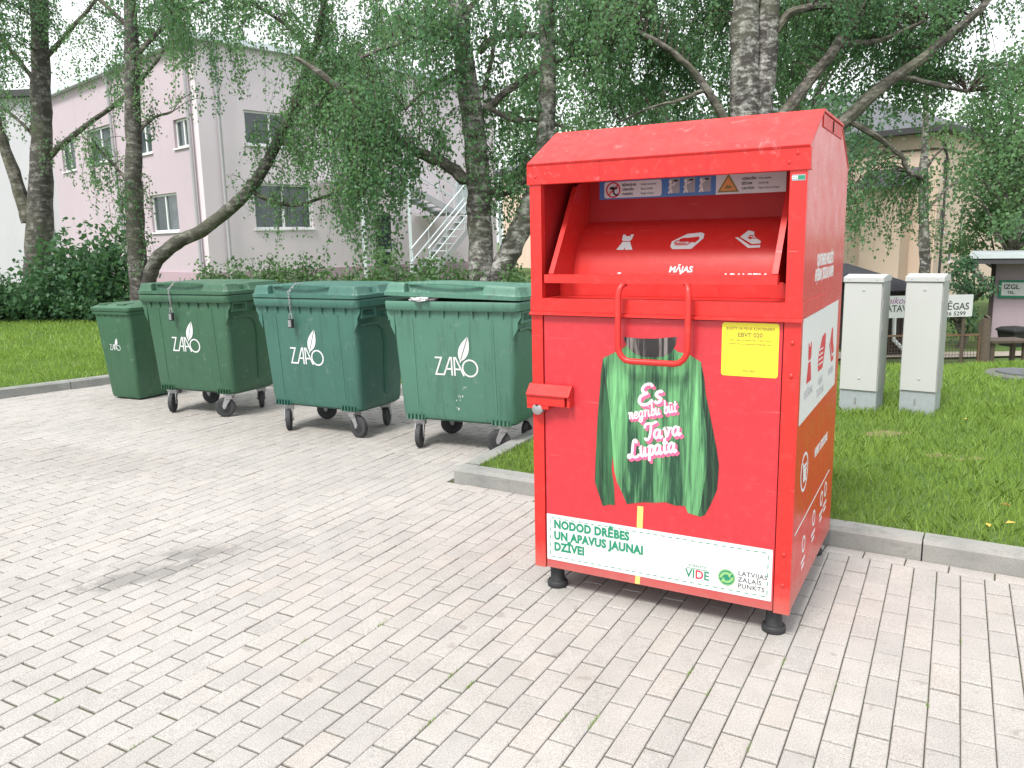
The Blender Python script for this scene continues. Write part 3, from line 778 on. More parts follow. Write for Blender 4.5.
    for i, s in enumerate(('LATVIJAS', 'ZAĻAIS', 'PUNKTS')): text_bm(s, .029, on_front(.985, .265-i*.0285, -.0018), .0003, align='LEFT', sx=1.0, spacing=1.08, bm=bm)
    obj('small_lettering', bm, M['ink_dark'], wb)
    # latch box
    bm = BM(); prism(bm, [(-.0065, 1.034), (-.020, 1.034), (-.060, .990), (-.060, .984), (-.020, .984), (-.0065, .984)], lambda r: (-.012, r[0], r[1]), lambda r: (.208, r[0], r[1])); fixn(bm)
    lt = obj('latch_box', bm, M['red'], root, bevel=.003)
    bm = BM(); box(bm, .194, .208, -.046, -.0005, .936, .9835); obj('latch_cheek', bm, M['red'], lt, bevel=.002)
    bm = BM(); box(bm, -.012, .184, -.050, -.0085, .938, .9825); obj('latch_bar', bm, M['red'], lt, bevel=.002)
    bm = BM(); box(bm, -.012, .10, -.048, -.0085, .920, .9375); obj('lock_tab', bm, M['red'], lt, bevel=.002)
    bm = BM(); lathe(bm, [(.028, -.02), (.028, -.046), (.024, -.049)], (.040, 0, .918), 'y', 20); lk = obj('lock_cylinder', bm, M['steel'], lt, smooth=True)
    bm = BM(); box(bm, .034, .046, -.0525, -.0505, .934, .941); obj('keyhole', bm, M['dark'], lt)
    # feet
    for x, y in ((.078, .075), (1.128, .072), (.075, 1.06), (1.128, 1.06)):
        bm = BM(); lathe(bm, [(.049, 0), (.051, .004), (.051, .024), (.046, .031), (.037, .033), (.035, .037), (.035, .124)], (x, y, 0), 'z', 24)
        obj('foot', bm, M['rubber'], root, smooth=True)
    # ---- prints on the right side sheet
    X = W+.0004
    bm = BM(); text_bm('KONTEINERS PAREDZĒTS', .066, on_side(.556, 1.588, X), .0030, sx=.60, bm=bm); text_bm('APĢĒRBAM, TEKSTILAM, APAVIEM', .066, on_side(.548, 1.525, X), .0030, sx=.52, bm=bm)
    obj('lettering', bm, M['white'], right_panel)
    bm = side([(.045, .925), (1.035, .94), (1.03, 1.372), (.045, 1.365)], X); po = obj('white_poster', bm, M['white'], right_panel)
    X2 = X+.0012; bm = BM(); k = .125
    for nm, polys, cy in (('dress_pictogram', (dress, skirt), .235), ('towel_pictogram', (towel,), .56), ('shoe_pictogram', (shoe_a, shoe_b), .86)):
        bm = BM()
        for poly in polys: side([(cy+p[0]*k, 1.165+p[1]*k*1.35) for p in poly], X2, bm=bm)
        if nm[0] == 't':
            for i in range(4): side([(cy-.09, 1.115+i*.022), (cy+.03, 1.115+i*.022), (cy+.03, 1.122+i*.022), (cy-.09, 1.122+i*.022)], X2+.0010, bm=bm, mi=1)
        obj(nm, bm, [M['ink_red'], M['white']], po)
    for cy, ss in ((.235, ('APĢĒRBAM',)), (.56, ('MĀJAS', 'TEKSTILAM')), (.86, ('APAVIEM',))):
        bm = BM()
        for i, s in enumerate(ss): text_bm(s, .050, on_side(cy, 1.035-i*.052, X2), .0008, sx=.80, bm=bm)
        obj('lettering', bm, M['ink_grey'], po)
    bm = BM()
    for q in stroke(circle(.235, .683, .082, n=30), .013, True): side(q, X, bm=bm)
    for q in stroke([(.177, .741), (.293, .625)], .011): side(q, X, bm=bm)
    side([(.205, .64), (.265, .64), (.275, .70), (.195, .70)], X+.0012, bm=bm); side([(.19, .705), (.28, .705), (.28, .718), (.19, .718)], X+.0012, bm=bm)
    obj('no_litter_symbol', bm, M['white'], right_panel)
    bm = BM(); text_bm('NEMEST ATKRITUMUS', .058, on_side(.69, .698, X), .0022, sx=.66, bm=bm)
    obj('lettering', bm, M['white'], right_panel); bm = BM()
    for q in stroke([(.06, .449), (1.01, .489)], .008): side(q, X, bm=bm)
    obj('white_line', bm, M['white'], right_panel)
    for i, (cy, cz) in enumerate(((.78, .37), (.90, .385), (.56, .34), (.30, .30))):
        bm = BM()
        for q in stroke(circle(cy, cz+.03, .034, n=16), .012, True): side(q, X, bm=bm)
        side([(cy-.05, cz-.055), (cy+.05, cz-.050), (cy+.05, cz-.035), (cy-.05, cz-.040)], X, bm=bm); side([(cy-.035, cz-.085), (cy+.035, cz-.080), (cy+.035, cz-.065), (cy-.035, cz-.070)], X, bm=bm)
        obj('small_mark', bm, M['white'], right_panel)
build_bin()

# ================================================================== WHEELED GREEN CONTAINERS
def rr_section(hx, y0, y1, r, z, n=5): return [(x, y, z) for x, y in rrect(-hx, hx, y0, y1, r, n)]
def loft(bm, secs, cap0=True, cap1=True, mi=0):
    rings = [[bm.verts.new(p) for p in s] for s in secs]; n = len(rings[0])
    for a, b in zip(rings, rings[1:]):
        for k in range(n): bm.faces.new((a[k], a[(k+1) % n], b[(k+1) % n], b[k])).material_index = mi
    if cap0: bm.faces.new(rings[0][::-1])
    if cap1: bm.faces.new(rings[-1])
    return bm
def logo_bm(k, y, cx, z0, tilt=0.0):
    """white line letters Z A A O with a leaf above; front face at local y; k = letter height"""
    bm = BM(); w = .085
    def put(poly, dy=0): front([(cx+(p[0]-1.2)*k, z0+p[1]*k) for p in poly], y-dy, .001, bm)
    for ln in ([(.02, .93), (.40, .93), (.04, .06), (.52, .06), (.90, .95), (.98, .95), (.98, .02)], [(.64, .36), (.94, .36)],
               [(1.14, .02), (1.14, .95), (1.22, .95), (1.66, .02)], [(1.18, .36), (1.50, .36)]):
        for q in stroke(ln, w): put(q)
    for q in stroke(circle(2.02, .44, .42, n=26), w, True): put(q)
    a, c = Vector((1.50, .80)), Vector((1.98, 2.05)); d = c-a; nn = Vector((-d.y, d.x)).normalized()
    for sgn in (1, -1):
        side_ = [a+d*t+nn*sgn*(.045*(1 if .08 < t < .9 else .6)+.27*math.sin(PI*t**.85)*(1-.25*t)) for t in np.linspace(0.0, 1, 11)]
        spine = [a+d*t+nn*sgn*.022 for t in (.80, .5, .2, 0)]
        put([tuple(p) for p in side_]+[tuple(p) for p in spine], .0012)
    for q in stroke([(1.47, .72), (1.53, .86)], w*.8): put(q)
    return fixn(bm)

def caster(root, x, y, yaw, zt=.242):
    """swivel wheel: fork with its tyre as a child"""
    c, s = math.cos(yaw), math.sin(yaw)
    R = lambda p: Vector((x+p[0]*c-p[1]*s, y+p[0]*s+p[1]*c, p[2]))
    bm = BM()
    for hz0, hz1, h in ((zt-.018, zt, .055),):
        obox(bm, R((0, 0, (hz0+hz1)/2)), Vector((c, s, 0)), Vector((-s, c, 0)), Vector((0, 0, 1)), h, h*.85, (hz1-hz0)/2)
    obox(bm, R((0, 0, zt-.036)), Vector((c, s, 0)), Vector((-s, c, 0)), Vector((0, 0, 1)), .036, .046, .018)
    for sy in (-1, 1):   # fork cheeks, swept back to the axle
        poly = [(-.042, zt-.02), (.034, zt-.02), (.070, .118), (.062, .086), (.040, .084), (.020, .13)]
        prism(bm, poly, lambda p: R((p[0], sy*.034-.004, p[1])), lambda p: R((p[0], sy*.034+.004, p[1])))
    tube(bm, [R((.050, -.046, .1)), R((.050, .046, .1))], .011, 8)
    fixn(bm); fk = obj('caster_fork', bm, M['steel'], root, bevel=.002)
    bm = BM(); lathe(bm, [(.060, -.021), (.085, -.024), (.097, -.017), (.1, 0), (.097, .017), (.085, .024), (.060, .021)], (0, 0, 0), 'y', 26)
    for v in bm.verts: v.co = R((v.co.x+.050, v.co.y, v.co.z+.1))
    fixn(bm); ty = obj('tyre', bm, M['tyre'], fk, smooth=True)
    bm = BM(); lathe(bm, [(.02, -.028), (.055, -.0245), (.0595, -.018), (.0595, .018), (.055, .0245), (.02, .028)], (0, 0, 0), 'y', 20)
    for v in bm.verts: v.co = R((v.co.x+.050, v.co.y, v.co.z+.1))
    fixn(bm); obj('wheel_hub', bm, M['rubber'], ty, smooth=True)

def lid_surface(x, y, hx, dp):
    """height of the lid above its lower rim"""
    def ss(t): t = min(1, max(0, t)); return t*t*(3-2*t)
    ex, ef, eb = hx-abs(x), y, dp-y
    h = .030 + .074*ss((ex-.003)/.040)*ss((ef-.010)/.030)*ss(eb/.09)
    h += .014*ss(ex/.30)*math.sin(PI*min(1, max(0, (y+.06)/(dp+.14))))**.7
    h -= .014*ss((abs(x)-.30)/.014)*ss((y-.17)/.02)*ss((dp-.10-y)/.05)*ss((ex-.05)/.02)
    # grip pocket between two raised cheeks
    if abs(x+.06) < .36:
        arc = .112 - .026*((x+.06)/.36)**2
        k = ss((.36-abs(x+.06))/.016)*(1-ss((ef-arc)/.012))
        h = h*(1-k) + .033*k
    # side pockets
    if ex < .10 and .20 < y < .34:
        k = ss((y-.20)/.02)*ss((.34-y)/.02)*(1-ss((ex-.07)/.02)); h = h*(1-k)+.034*k
    return h

def dumpster(loc, yaw, mat, label, chain=True, lid_tilt=0.0, lid_roll=0.0, casters=(0, 0, 0, 0), stains=False, logo_x=0.0, logo_z=.60, logo_k=.155):
    root = empty('waste_container', loc, yaw)
    tag(root, label, 'waste container', 'wheeled green waste containers with a white leaf mark')
    HX, DP = .607, .80
    # body: local x across the front, y into the depth, front rim at y = 0
    yf = lambda z: .0775-(z-.31)/.75*.044          # front face of the body
    secs = [rr_section(.480, .140, .660, .05, .236), rr_section(.510, .092, .700, .055, .262), rr_section(.520, .078, .708, .06, .31),
            rr_section(.556, .034, .740, .06, 1.06), rr_section(.560, .028, .745, .06, 1.165)]
    bm = loft(BM(), secs); fixn(bm); obj('body', bm, mat, root, smooth=True)
    # front panel seams and gussets under the rim
    for sx in (-.36, .36):
        bm = BM(); prism(bm, [(sx-.006, .345), (sx+.006, .345), (sx+.006, 1.10), (sx-.006, 1.10)], lambda p: (p[0], yf(p[1])-.003, p[1]), lambda p: (p[0], yf(p[1])+.01, p[1]))
        fixn(bm); obj('panel_seam', bm, mat, root)
    for i in range(8):
        x = -.455+i*.130; bm = BM()
        prism(bm, [(.002, 1.160), (.045, 1.160), (.045, 1.065)], lambda p: (x-.005, p[0], p[1]), lambda p: (x+.005, p[0], p[1])); fixn(bm); obj('rim_gusset', bm, mat, root)
    for sx in (-1, 1):
        bm = BM(); prism(bm, [(sx*.53, 1.160), (sx*.600, 1.160), (sx*.598, 1.115), (sx*.572, 1.075), (sx*.570, 1.03), (sx*.53, .95)], lambda p: (p[0], .038, p[1]), lambda p: (p[0], .050, p[1])); fixn(bm); obj('corner_gusset', bm, mat, root)
    # collar
    secs = [rr_section(HX-.012, .006, DP-.01, .05, 1.158), rr_section(HX, -.002, DP, .055, 1.168), rr_section(HX+.004, -.006, DP, .055, 1.222), rr_section(HX-.006, 0, DP-.004, .05, 1.234)]
    bm = loft(BM(), secs); fixn(bm); obj('rim', bm, mat, root, smooth=True)
    # side frames: raised arch on both flanks
    for sx in (-1, 1):
        bm = BM(); q = [(.44, .36), (.43, .84), (.40, .95), (.34, 1.0), (.24, 1.015), (.10, 1.01)]
        tube(bm, [(sx*(.521+.036*(z-.31)/.75+.002), y, z) for y, z in q], .012, 6); fixn(bm); obj('side_rib', bm, mat, root, smooth=True)
        # lifting bracket: open frame under the rim
        bm = BM(); xo = sx*.594
        for a, c in (((xo, .07, 1.150), (xo, .07, 1.085)), ((xo, .25, 1.150), (xo, .25, 1.085)), ((xo, .06, 1.080), (xo, .26, 1.080))): bar(bm, a, c, .020, .020)
        for y in (.07, .25): bar(bm, (xo, y, 1.09), (sx*.545, y, 1.06), .016, .016)
        box(bm, min(xo, sx*.545), max(xo, sx*.545), .07, .25, 1.142, 1.157)
        fixn(bm); obj('lifting_bracket', bm, mat, root, bevel=.003)
        bm = BM(); lathe(bm, [(.024, 0), (.024, .10), (.032, .10), (.032, .12)], (0, 0, 0), 'x', 14)
        for v in bm.verts: v.co = Vector((sx*(.545+v.co.x), .42+v.co.y, 1.085+v.co.z))
        fixn(bm); obj('trunnion', bm, mat, root, smooth=True)
    # lid: a moulded sheet over the rim
    hx = HX+.006; nx, ny = 100, 64
    xs = sorted(set([-hx+2*hx*i/nx for i in range(nx+1)]+[sx*.352-.06+d for sx in (-1, 1) for d in (0,)])); ys = sorted(set([round(-.014+(DP+.03)*j/ny, 4) for j in range(ny+1)]+[round(-.014+.006*j, 4) for j in range(1, 22)]))
    bm = BM(); rows = []
    for y in ys:
        row = []
        for x in xs:
            # rounded plan corners
            px, py = x, y; r = .06
            for cx in (-hx+r, hx-r):
                for cy in (ys[0]+r, ys[-1]-r):
                    if (x-cx)*np.sign(cx) > 0 and (y-cy)*np.sign(cy-DP/2) > 0:
                        u, w = (x-cx)/r, (y-cy)/r; m_ = max(abs(u), abs(w)); l = math.hypot(u, w)
                        if l > 0: px, py = cx+u*m_/l*r, cy+w*m_/l*r
            row.append(bm.verts.new((px, py, lid_surface(x, max(0, y+.014), hx, DP+.03))))
        rows.append(row)
    for a, b in zip(rows, rows[1:]):
        for k in range(len(xs)-1): bm.faces.new((a[k], a[k+1], b[k+1], b[k]))
    edge = [e for e in bm.edges if len(e.link_faces) == 1]
    ex = bmesh.ops.extrude_edge_only(bm, edges=edge)
    nv = [g for g in ex['geom'] if isinstance(g, bmesh.types.BMVert)]
    for v in nv: v.co.z = .002
    fixn(bm)
    # hinge at the rear: tilt of the lid
    piv = Vector((0, DP, 1.238))
    T = Matrix.Translation(piv) @ Matrix.Rotation(-lid_tilt, 4, 'X') @ Matrix.Rotation(lid_roll, 4, 'Y') @ Matrix.Translation(Vector((0, -DP, 0)))
    for v in bm.verts: v.co = T @ v.co
    lid = obj('lid', bm, mat, root, smooth=True)
    bm = BM(); pts = [(-.405, .075, .094), (-.24, .066, .103), (-.06, .062, .106), (.12, .066, .103), (.285, .075, .094)]
    bar_pts = [T @ Vector(p) for p in pts]
    for a, c in zip(bar_pts, bar_pts[1:]): bar(bm, a, c, .020, .012)
    fixn(bm); obj('grip_bar', bm, mat, lid, bevel=.004)
    bm = BM()
    for x in (-.5, .5): obox(bm, T @ Vector((x, DP+.012, .04)), Vector((1, 0, 0)), Vector((0, 1, 0)), Vector((0, 0, 1)), .06, .02, .035)
    obj('hinge', bm, mat, lid, bevel=.006)
    # wheel brackets and swivel wheels
    for (x, y), yw in zip(((-.39, .15), (.39, .15), (-.39, .60), (.39, .60)), casters):
        bm = BM(); box(bm, x-.085, x+.085, y-.06, y+.07, .243, .272)
        for d in (-.07, -.035, 0, .035, .07): box(bm, x+d-.004, x+d+.004, y-.085, y-.060, .243, .29)
        obj('wheel_bracket', bm, mat, root)
        caster(root, x, y, yw)
    # the mark on the front
    bm = logo_bm(logo_k, 0, logo_x, 0)
    for v in bm.verts:
        z = logo_z+v.co.z; v.co = Vector((v.co.x, v.co.y+yf(z)-.0012, z))
    obj('leaf_mark', bm, M['white'], root)
    # chain with padlock
    if chain:
        xk = -.13; ch = BM(); path = [T @ Vector((xk, .16, .122)), T @ Vector((xk, .10, .120)), T @ Vector((xk+.003, .044, .108)), T @ Vector((xk, -.026, .05)), Vector((xk+.006, -.024, 1.19)), Vector((xk, -.016, 1.13)), Vector((xk-.004, -.012, 1.085))]
        tot = 0; seg = [0]
        for a, b in zip(path, path[1:]): tot += (b-a).length; seg.append(tot)
        k = 0; s = .012
        while s < tot-.01:
            i = max(j for j in range(len(seg)-1) if seg[j] <= s); a, b = path[i], path[i+1]; d = (b-a).normalized()
            c = a+d*(s-seg[i]); side_ = d.cross(Vector((0, 1, 0)) if abs(d.y) < .9 else Vector((1, 0, 0))).normalized(); nrm = d.cross(side_)
            e1 = side_ if k % 2 else nrm
            ring = [c+d*(.017*math.cos(t))+e1*(.008*math.sin(t)) for t in np.linspace(0, 2*PI, 10)[:-1]]
            tube(ch, ring+[ring[0]], .0026, 5, False); s += .025; k += 1
        fixn(ch); co = obj('chain', ch, M['steel'], root, smooth=True)
        bm = BM(); box(bm, xk-.024, xk+.020, -.026, -.002, .975, 1.055); pl = obj('padlock', bm, M['rubber'], co, bevel=.005)
        bm = BM(); tube(bm, [(xk-.018, -.015, 1.054), (xk-.018, -.015, 1.085), (xk-.010, -.015, 1.10), (xk+.006, -.015, 1.10), (xk+.014, -.015, 1.085), (xk+.014, -.015, 1.054)], .0045, 8); fixn(bm); obj('shackle', bm, M['steel'], pl, smooth=True)
        bm = BM(); box(bm, xk-.024, xk+.006, -.0285, -.0262, .985, 1.045); obj('lock_plate', bm, M['steel'], pl)
    if stains:
        bm = BM(); rg = random.Random(11)
        for i in range(13):
            t = rg.random(); x = .10-.10*t+rg.gauss(0, .012); z = .58-.22*t+rg.gauss(0, .015); r = .0015+.003*rg.random()
            vs = [bm.verts.new((x+a, yf(z+c*3.2)-.0016, z+c*3.2)) for a, c in circle(0, 0, r, n=8)]; bm.faces.new(vs[::-1])
        tag(obj('white_drips', bm, M['white_sticker'], root), kind='stuff')
    return root, T
D1 = dumpster((-3.266, 8.051, 0), math.radians(-25.5), M['d_green'], 'dark green waste container beside the small wheeled bin, chain hanging from its lid', True, 0, 0, (-1.05, -2.6, .2, 2.4), False, -.045, .655, .152)
D2 = dumpster((-1.821, 7.097, 0), math.radians(-28.6), M['d_teal'], 'bluish green chained waste container standing between two other large containers', True, 0, 0, (-.9, -.15, .4, 2.0), False, -.04, .64, .156)
D3 = dumpster((-.485, 6.375, 0), math.radians(-24.1), M['d_mint'], 'paler faded green waste container next to the red one, lid ajar over a white bag', False, .030, .028, (-1.25, -2.75, .6, 1.2), True, .015, .632, .158)
def bag():
    T = Matrix.Translation((-.485, 6.375, 0)) @ Matrix.Rotation(math.radians(-24.1), 4, 'Z')
    bm = BM(); bmesh.ops.create_icosphere(bm, subdivisions=4, radius=1); random.seed(3)
    from mathutils import noise as mn
    for v in bm.verts:
        n = mn.noise(v.co*2.3)*.45+mn.noise(v.co*6)*.22
        p = v.co*(1+n); v.co = Vector((-.25+p.x*.110, .055+p.y*.10, 1.252+p.z*.022))
    o = obj('plastic_bag', bm, M['bag'], None, smooth=True); o.matrix_world = T
    tag(o, 'crumpled white plastic bag sticking out under the ajar container lid', 'plastic bag')
bag()

def wheelie_bin():
    root = empty('wheelie_bin', (-4.455, 9.0, 0), math.radians(-26))
    tag(root, 'narrow dark green two-wheeled bin, leftmost of the bins, with a small white mark', 'wheelie bin')
    mat = M['d_small']
    secs = [rr_section(.225, .10, .56, .04, .02), rr_section(.232, .085, .58, .045, .06), rr_section(.285, .015, .68, .05, .93), rr_section(.288, .012, .69, .05, .985)]
    bm = loft(BM(), secs); fixn(bm); obj('body', bm, mat, root, smooth=True)
    bm = loft(BM(), [rr_section(.300, -.006, .70, .05, .975), rr_section(.305, -.010, .705, .05, .985), rr_section(.305, -.010, .705, .05, 1.005), rr_section(.298, -.004, .70, .05, 1.012)]); fixn(bm); obj('rim', bm, mat, root, smooth=True)
    bm = BM()
    for i in range(5):
        x = -.2+i*.1; prism(bm, [(-.002, .977), (.03, .977), (.03, .92)], lambda p: (x-.004, p[0], p[1]), lambda p: (x+.004, p[0], p[1]))
    fixn(bm); obj('rim_gusset', bm, mat, root)
    bm = loft(BM(), [rr_section(.312, -.016, .70, .05, 1.013), rr_section(.316, -.020, .705, .05, 1.02), rr_section(.314, -.018, .705, .05, 1.052), rr_section(.290, .008, .69, .07, 1.068), rr_section(.255, .05, .66, .08, 1.085), rr_section(.20, .12, .60, .08, 1.092)])
    fixn(bm); lid = obj('lid', bm, mat, root, smooth=True)
    bm = BM()
    for x in (-.15, .15): box(bm, x-.06, x+.06, .03, .16, 1.075, 1.094)
    obj('lid_boss', bm, mat, lid, bevel=.01)
    bm = BM(); tube(bm, [(-.21, .68, 1.04), (-.21, .76, 1.05), (.21, .76, 1.05), (.21, .68, 1.04)], .016, 10); fixn(bm); obj('handle', bm, mat, root, smooth=True)
    for sx in (-1, 1):
        bm = BM(); lathe(bm, [(.05, -.025), (.09, -.028), (.1, -.015), (.1, .015), (.09, .028), (.05, .025)], (sx*.262, .60, .1), 'x', 22); obj('wheel', bm, M['tyre'], root, smooth=True)
    bm = logo_bm(.068, 0, -.02, 0)
    for v in bm.verts:
        z = .57+v.co.z; v.co = Vector((v.co.x, .085-(z-.06)/.87*.07-.0016+v.co.y, z))
    obj('leaf_mark', bm, M['white'], root)
wheelie_bin()

# ================================================================== UTILITY CABINETS
def cabinet(loc, yaw, w, d, h, label):
    root = empty('utility_cabinet', loc, yaw); tag(root, label, 'utility cabinet', 'utility cabinets on the lawn')
    bm = BM(); box(bm, .006, w-.006, .006, d-.006, -.1, .225); obj('plinth', bm, M['galv'], root, bevel=.003)
    bm = BM(); box(bm, 0, w, .010, d, .226, h-.062); obj('body', bm, M['cab_side'], root, bevel=.004)
    bm = BM(); box(bm, .008, w-.008, -.008, .0095, .232, h-.068); dr = obj('door', bm, M['cab'], root, bevel=.004)
    for z in (.34, h-.13):
        bm = BM(); lathe(bm, [(.011, 0), (.011, -.004), (.006, -.006)], (w*.52, -.0082, z), 'y', 14); obj('lock', bm, M['ink_grey'], dr, smooth=True)
    bm = BM()
    for z in (.42, .8, h-.25): box(bm, w+.0005, w+.010, .004, .016, z-.035, z+.035)
    obj('hinge', bm, M['steel'], dr)
    bm = BM(); prism(bm, [(-.020, h-.060), (d+.012, h-.060), (d+.012, h-.012), (d*.5, h+.004), (-.020, h-.018)], lambda p: (-.004, p[0], p[1]), lambda p: (w+.005, p[0], p[1])); fixn(bm)
    top = obj('roof_cap', bm, M['cab'], root, bevel=.004)
    bm = BM()
    for x in (.05, w-.05): lathe(bm, [(.008, 0), (.006, -.003)], (x, -.0202, h-.036), 'y', 8)
    obj('screw', bm, M['ink_grey'], top)
    bm = BM(); box(bm, w*.42, w*.46, .002, .0055, .10, .16); obj('knockout', bm, M['steel'], root)
gz = lambda x, y: float(lawn_z(np.array(x), np.array(y)))
def cabinets():
    c1 = (3.0, 7.29); c2 = (3.485, 7.15)
    cabinet((c1[0], c1[1], gz(*c1)-.02), math.radians(-36), .325, .31, 1.262, 'grey white utility cabinet nearest the red container, with a grey metal plinth')
    cabinet((c2[0], c2[1], gz(*c2)-.02), math.radians(-36), .300, .31, 1.258, 'grey white utility cabinet farther from the red container, standing in front of the white banner')
cabinets()
#@@BG
# ================================================================== VEGETATION HELPERS
M['birch'] = leaf_mat('birch_leaf', (.056, .145, .078), (.165, .310, .140), .50)
M['birch_far'] = leaf_mat('pale_birch_leaf', (.062, .138, .070), (.145, .260, .110), .40)
M['dense'] = leaf_mat('dark_tree_leaf', (.042, .112, .068), (.120, .225, .112), .40)
M['shrub'] = leaf_mat('shrub_leaf', (.038, .100, .040), (.115, .215, .080), .34)
M['maple'] = leaf_mat('maple_leaf', (.030, .085, .042), (.090, .195, .085), .36)
M['blade'] = leaf_mat('grass_blade', (.140, .255, .045), (.320, .460, .105), .36)
M['bark'] = bark_mat('birch_bark', (.44, .43, .40), amount=.80)
M['bark_low'] = bark_mat('dark_birch_bark', (.26, .25, .225), amount=.90)
M['bark_grey'] = bark_mat('dark_limb_bark', (.20, .185, .16), (.04, .034, .028), .7)
M['twig'] = plain('twig_bark', (.045, .032, .024), .85)

def unit(a): return a/np.maximum(np.linalg.norm(a, axis=-1, keepdims=True), 1e-9)
def leaf_arrays(P, size, down=.9, aspect=.72, spread=1.0):
    n = len(P); d = RNG.normal(size=(n, 3))*spread; d[:, 2] -= down*1.4; d = unit(d)
    s = unit(np.cross(d, RNG.normal(size=(n, 3)))); nn = np.cross(d, s)
    L_ = size*(.7+.6*RNG.random(n))[:, None]; Wd = L_*aspect
    mid = P+d*L_*.42+nn*L_*.10
    V = np.stack([P, mid+s*Wd*.5-nn*L_*.08, P+d*L_, mid-s*Wd*.5-nn*L_*.08], 1).reshape(-1, 3)
    return V, np.arange(4*n).reshape(n, 4)
def make_crown(name, P, size, mat, parent, tone, **kw):
    V, Fq = leaf_arrays(P, size, **kw)
    return np_mesh(name, V, Fq, mat, parent, np.repeat(np.clip(tone, 0, 1), 4))

def smooth_path(pts, sub=4):
    """Catmull-Rom through (x, y, z, r) rows"""
    P = np.array(pts, float); out = []
    for i in range(len(P)-1):
        p0, p1, p2, p3 = P[max(i-1, 0)], P[i], P[i+1], P[min(i+2, len(P)-1)]
        for k in range(sub):
            t = k/sub; out.append(.5*((2*p1)+(-p0+p2)*t+(2*p0-5*p1+4*p2-p3)*t*t+(-p0+3*p1-3*p2+p3)*t**3))
    out.append(P[-1]); return np.array(out)
def px_path(rows, Y):
    """rows of (px, py, radius in px[, dY]) -> smooth 3D path"""
    out = []
    for r in rows:
        y = Y+(r[3] if len(r) > 3 else 0); p = at(r[0], r[1], y); out.append((p.x, p.y, p.z, r[2]*y/F_PX))
    return smooth_path(out)
def tree(label, Y, stems, limbs, zones, cat='birch tree', name='birch_tree', leaf='birch', size=.060, wob=.010, group=None, dens=1.0, barks=('bark', 'bark_grey')):
    """stems and limbs are pixel polylines at distance Y, zones are boxes where the hanging shoots start"""
    base = at(stems[0][0][0], stems[0][0][1], Y); gz_ = gz(base.x, base.y)
    root = empty(name, (base.x, base.y, gz_)); tag(root, label, cat, group)
    inv = np.array([base.x, base.y, gz_]); pool = []
    def grow(rows, nm, mat, first=False, n=12):
        P = px_path(rows, Y)
        if first:   # carry the stem down to the ground with a root flare
            d = P[0, 2]-gz_
            if d > .05:
                low = np.array([[P[0, 0], P[0, 1], gz_-.15, P[0, 3]*1.45], [P[0, 0], P[0, 1], gz_+.12, P[0, 3]*1.2], [P[0, 0], P[0, 1], gz_+.12+(d-.12)*.5, P[0, 3]*1.05]])
                P = np.concatenate([low, P])
        Q = P.copy(); Q[:, :3] += RNG.normal(size=(len(Q), 3))*wob*np.array([1, 1, .3])
        Q[:, 3] *= 1+RNG.normal(size=len(Q))*.035
        bm = BM(); tube(bm, Q[:, :3]-inv, list(Q[:, 3]), n); fixn(bm)
        for v in bm.verts: v.co += Vector(RNG.normal(size=3)*.003)
        pool.append(P[:, :3]); return obj(nm, bm, mat, root, smooth=True)
    trunk = None
    for i, s in enumerate(stems):
        o = grow(s, 'trunk', M[barks[0]], True, 16)
        trunk = trunk or o
    for l in limbs: grow(l, 'limb', M[barks[1]], False, 8)
    pool = np.concatenate(pool)
    S, LN, TN = [], [], []
    for (x0, x1, y0, y1, dY0, dY1, n, ln) in zones:
        n = int(n*dens)
        nc = max(2, int(n/7)); left = n
        for c in range(nc):       # shoots hang in clumps with gaps between them
            yy = Y+RNG.uniform(dY0, dY1); p = at(RNG.uniform(x0, x1), RNG.uniform(y0, y1), yy); cl = ln*RNG.uniform(.5, 1.2); ct = RNG.normal(.45, .24)
            for _ in range(int(n/nc)):
                q = RNG.normal(size=3)*np.array([.20, .20, .14]); S.append((p.x+q[0], p.y+q[1], p.z+q[2])); LN.append(cl*RNG.uniform(.6, 1.2)); TN.append(ct)
    S = np.array(S); LN = np.array(LN)
    # shoots leave the nearest limb, arch and hang
    tw = BM(); Ps, Ts = [], []
    sway = RNG.normal(size=(len(S), 2))*.10
    for s, ln, sw, tn in zip(S, LN, sway, TN):
        k = np.argmin(((pool-s)**2).sum(1)+.0*RNG.random(len(pool))); q = pool[k]; dist = np.linalg.norm(q-s)
        path = []
        if dist < 3.0:
            for t in np.linspace(0, 1, 5): path.append(q+(s-q)*t+np.array([0, 0, .16*dist*math.sin(PI*t)]))
        ts = np.linspace(0, 1, 5)[(1 if path else 0):]
        for t in ts: path.append(s+np.array([sw[0]*t*ln*(1+.5*t), sw[1]*t*ln*(1+.5*t), -ln*t]))
        P = np.array(path); r = np.linspace(.0075, .0018, len(P)); tube(tw, P-inv, list(r), 3, False)
        m = max(6, int(ln/.022)); t = RNG.random(m)
        hang = s+np.stack([sw[0]*t*ln*(1+.5*t), sw[1]*t*ln*(1+.5*t), -ln*t], 1)
        pts = [hang+RNG.normal(size=(m, 3))*np.array([.055, .055, .03])]
        if dist < 3.0:
            m2 = int(dist/.045); t2 = RNG.random(m2)[:, None]
            pts.append(q+(s-q)*(.25+.75*t2)+np.array([0, 0, 1])*(.16*dist*np.sin(PI*(.25+.75*t2)))+RNG.normal(size=(m2, 3))*.07)
        pts = np.concatenate(pts); Ps.append(pts); Ts.append(np.full(len(pts), tn+RNG.normal(0, .06))+RNG.normal(size=len(pts))*.16)
    Ps = np.concatenate(Ps); Ts = np.concatenate(Ts)
    obj('twigs', tw, M['twig'], root)
    make_crown('crown', Ps-inv, size, M[leaf], root, Ts)
    return root

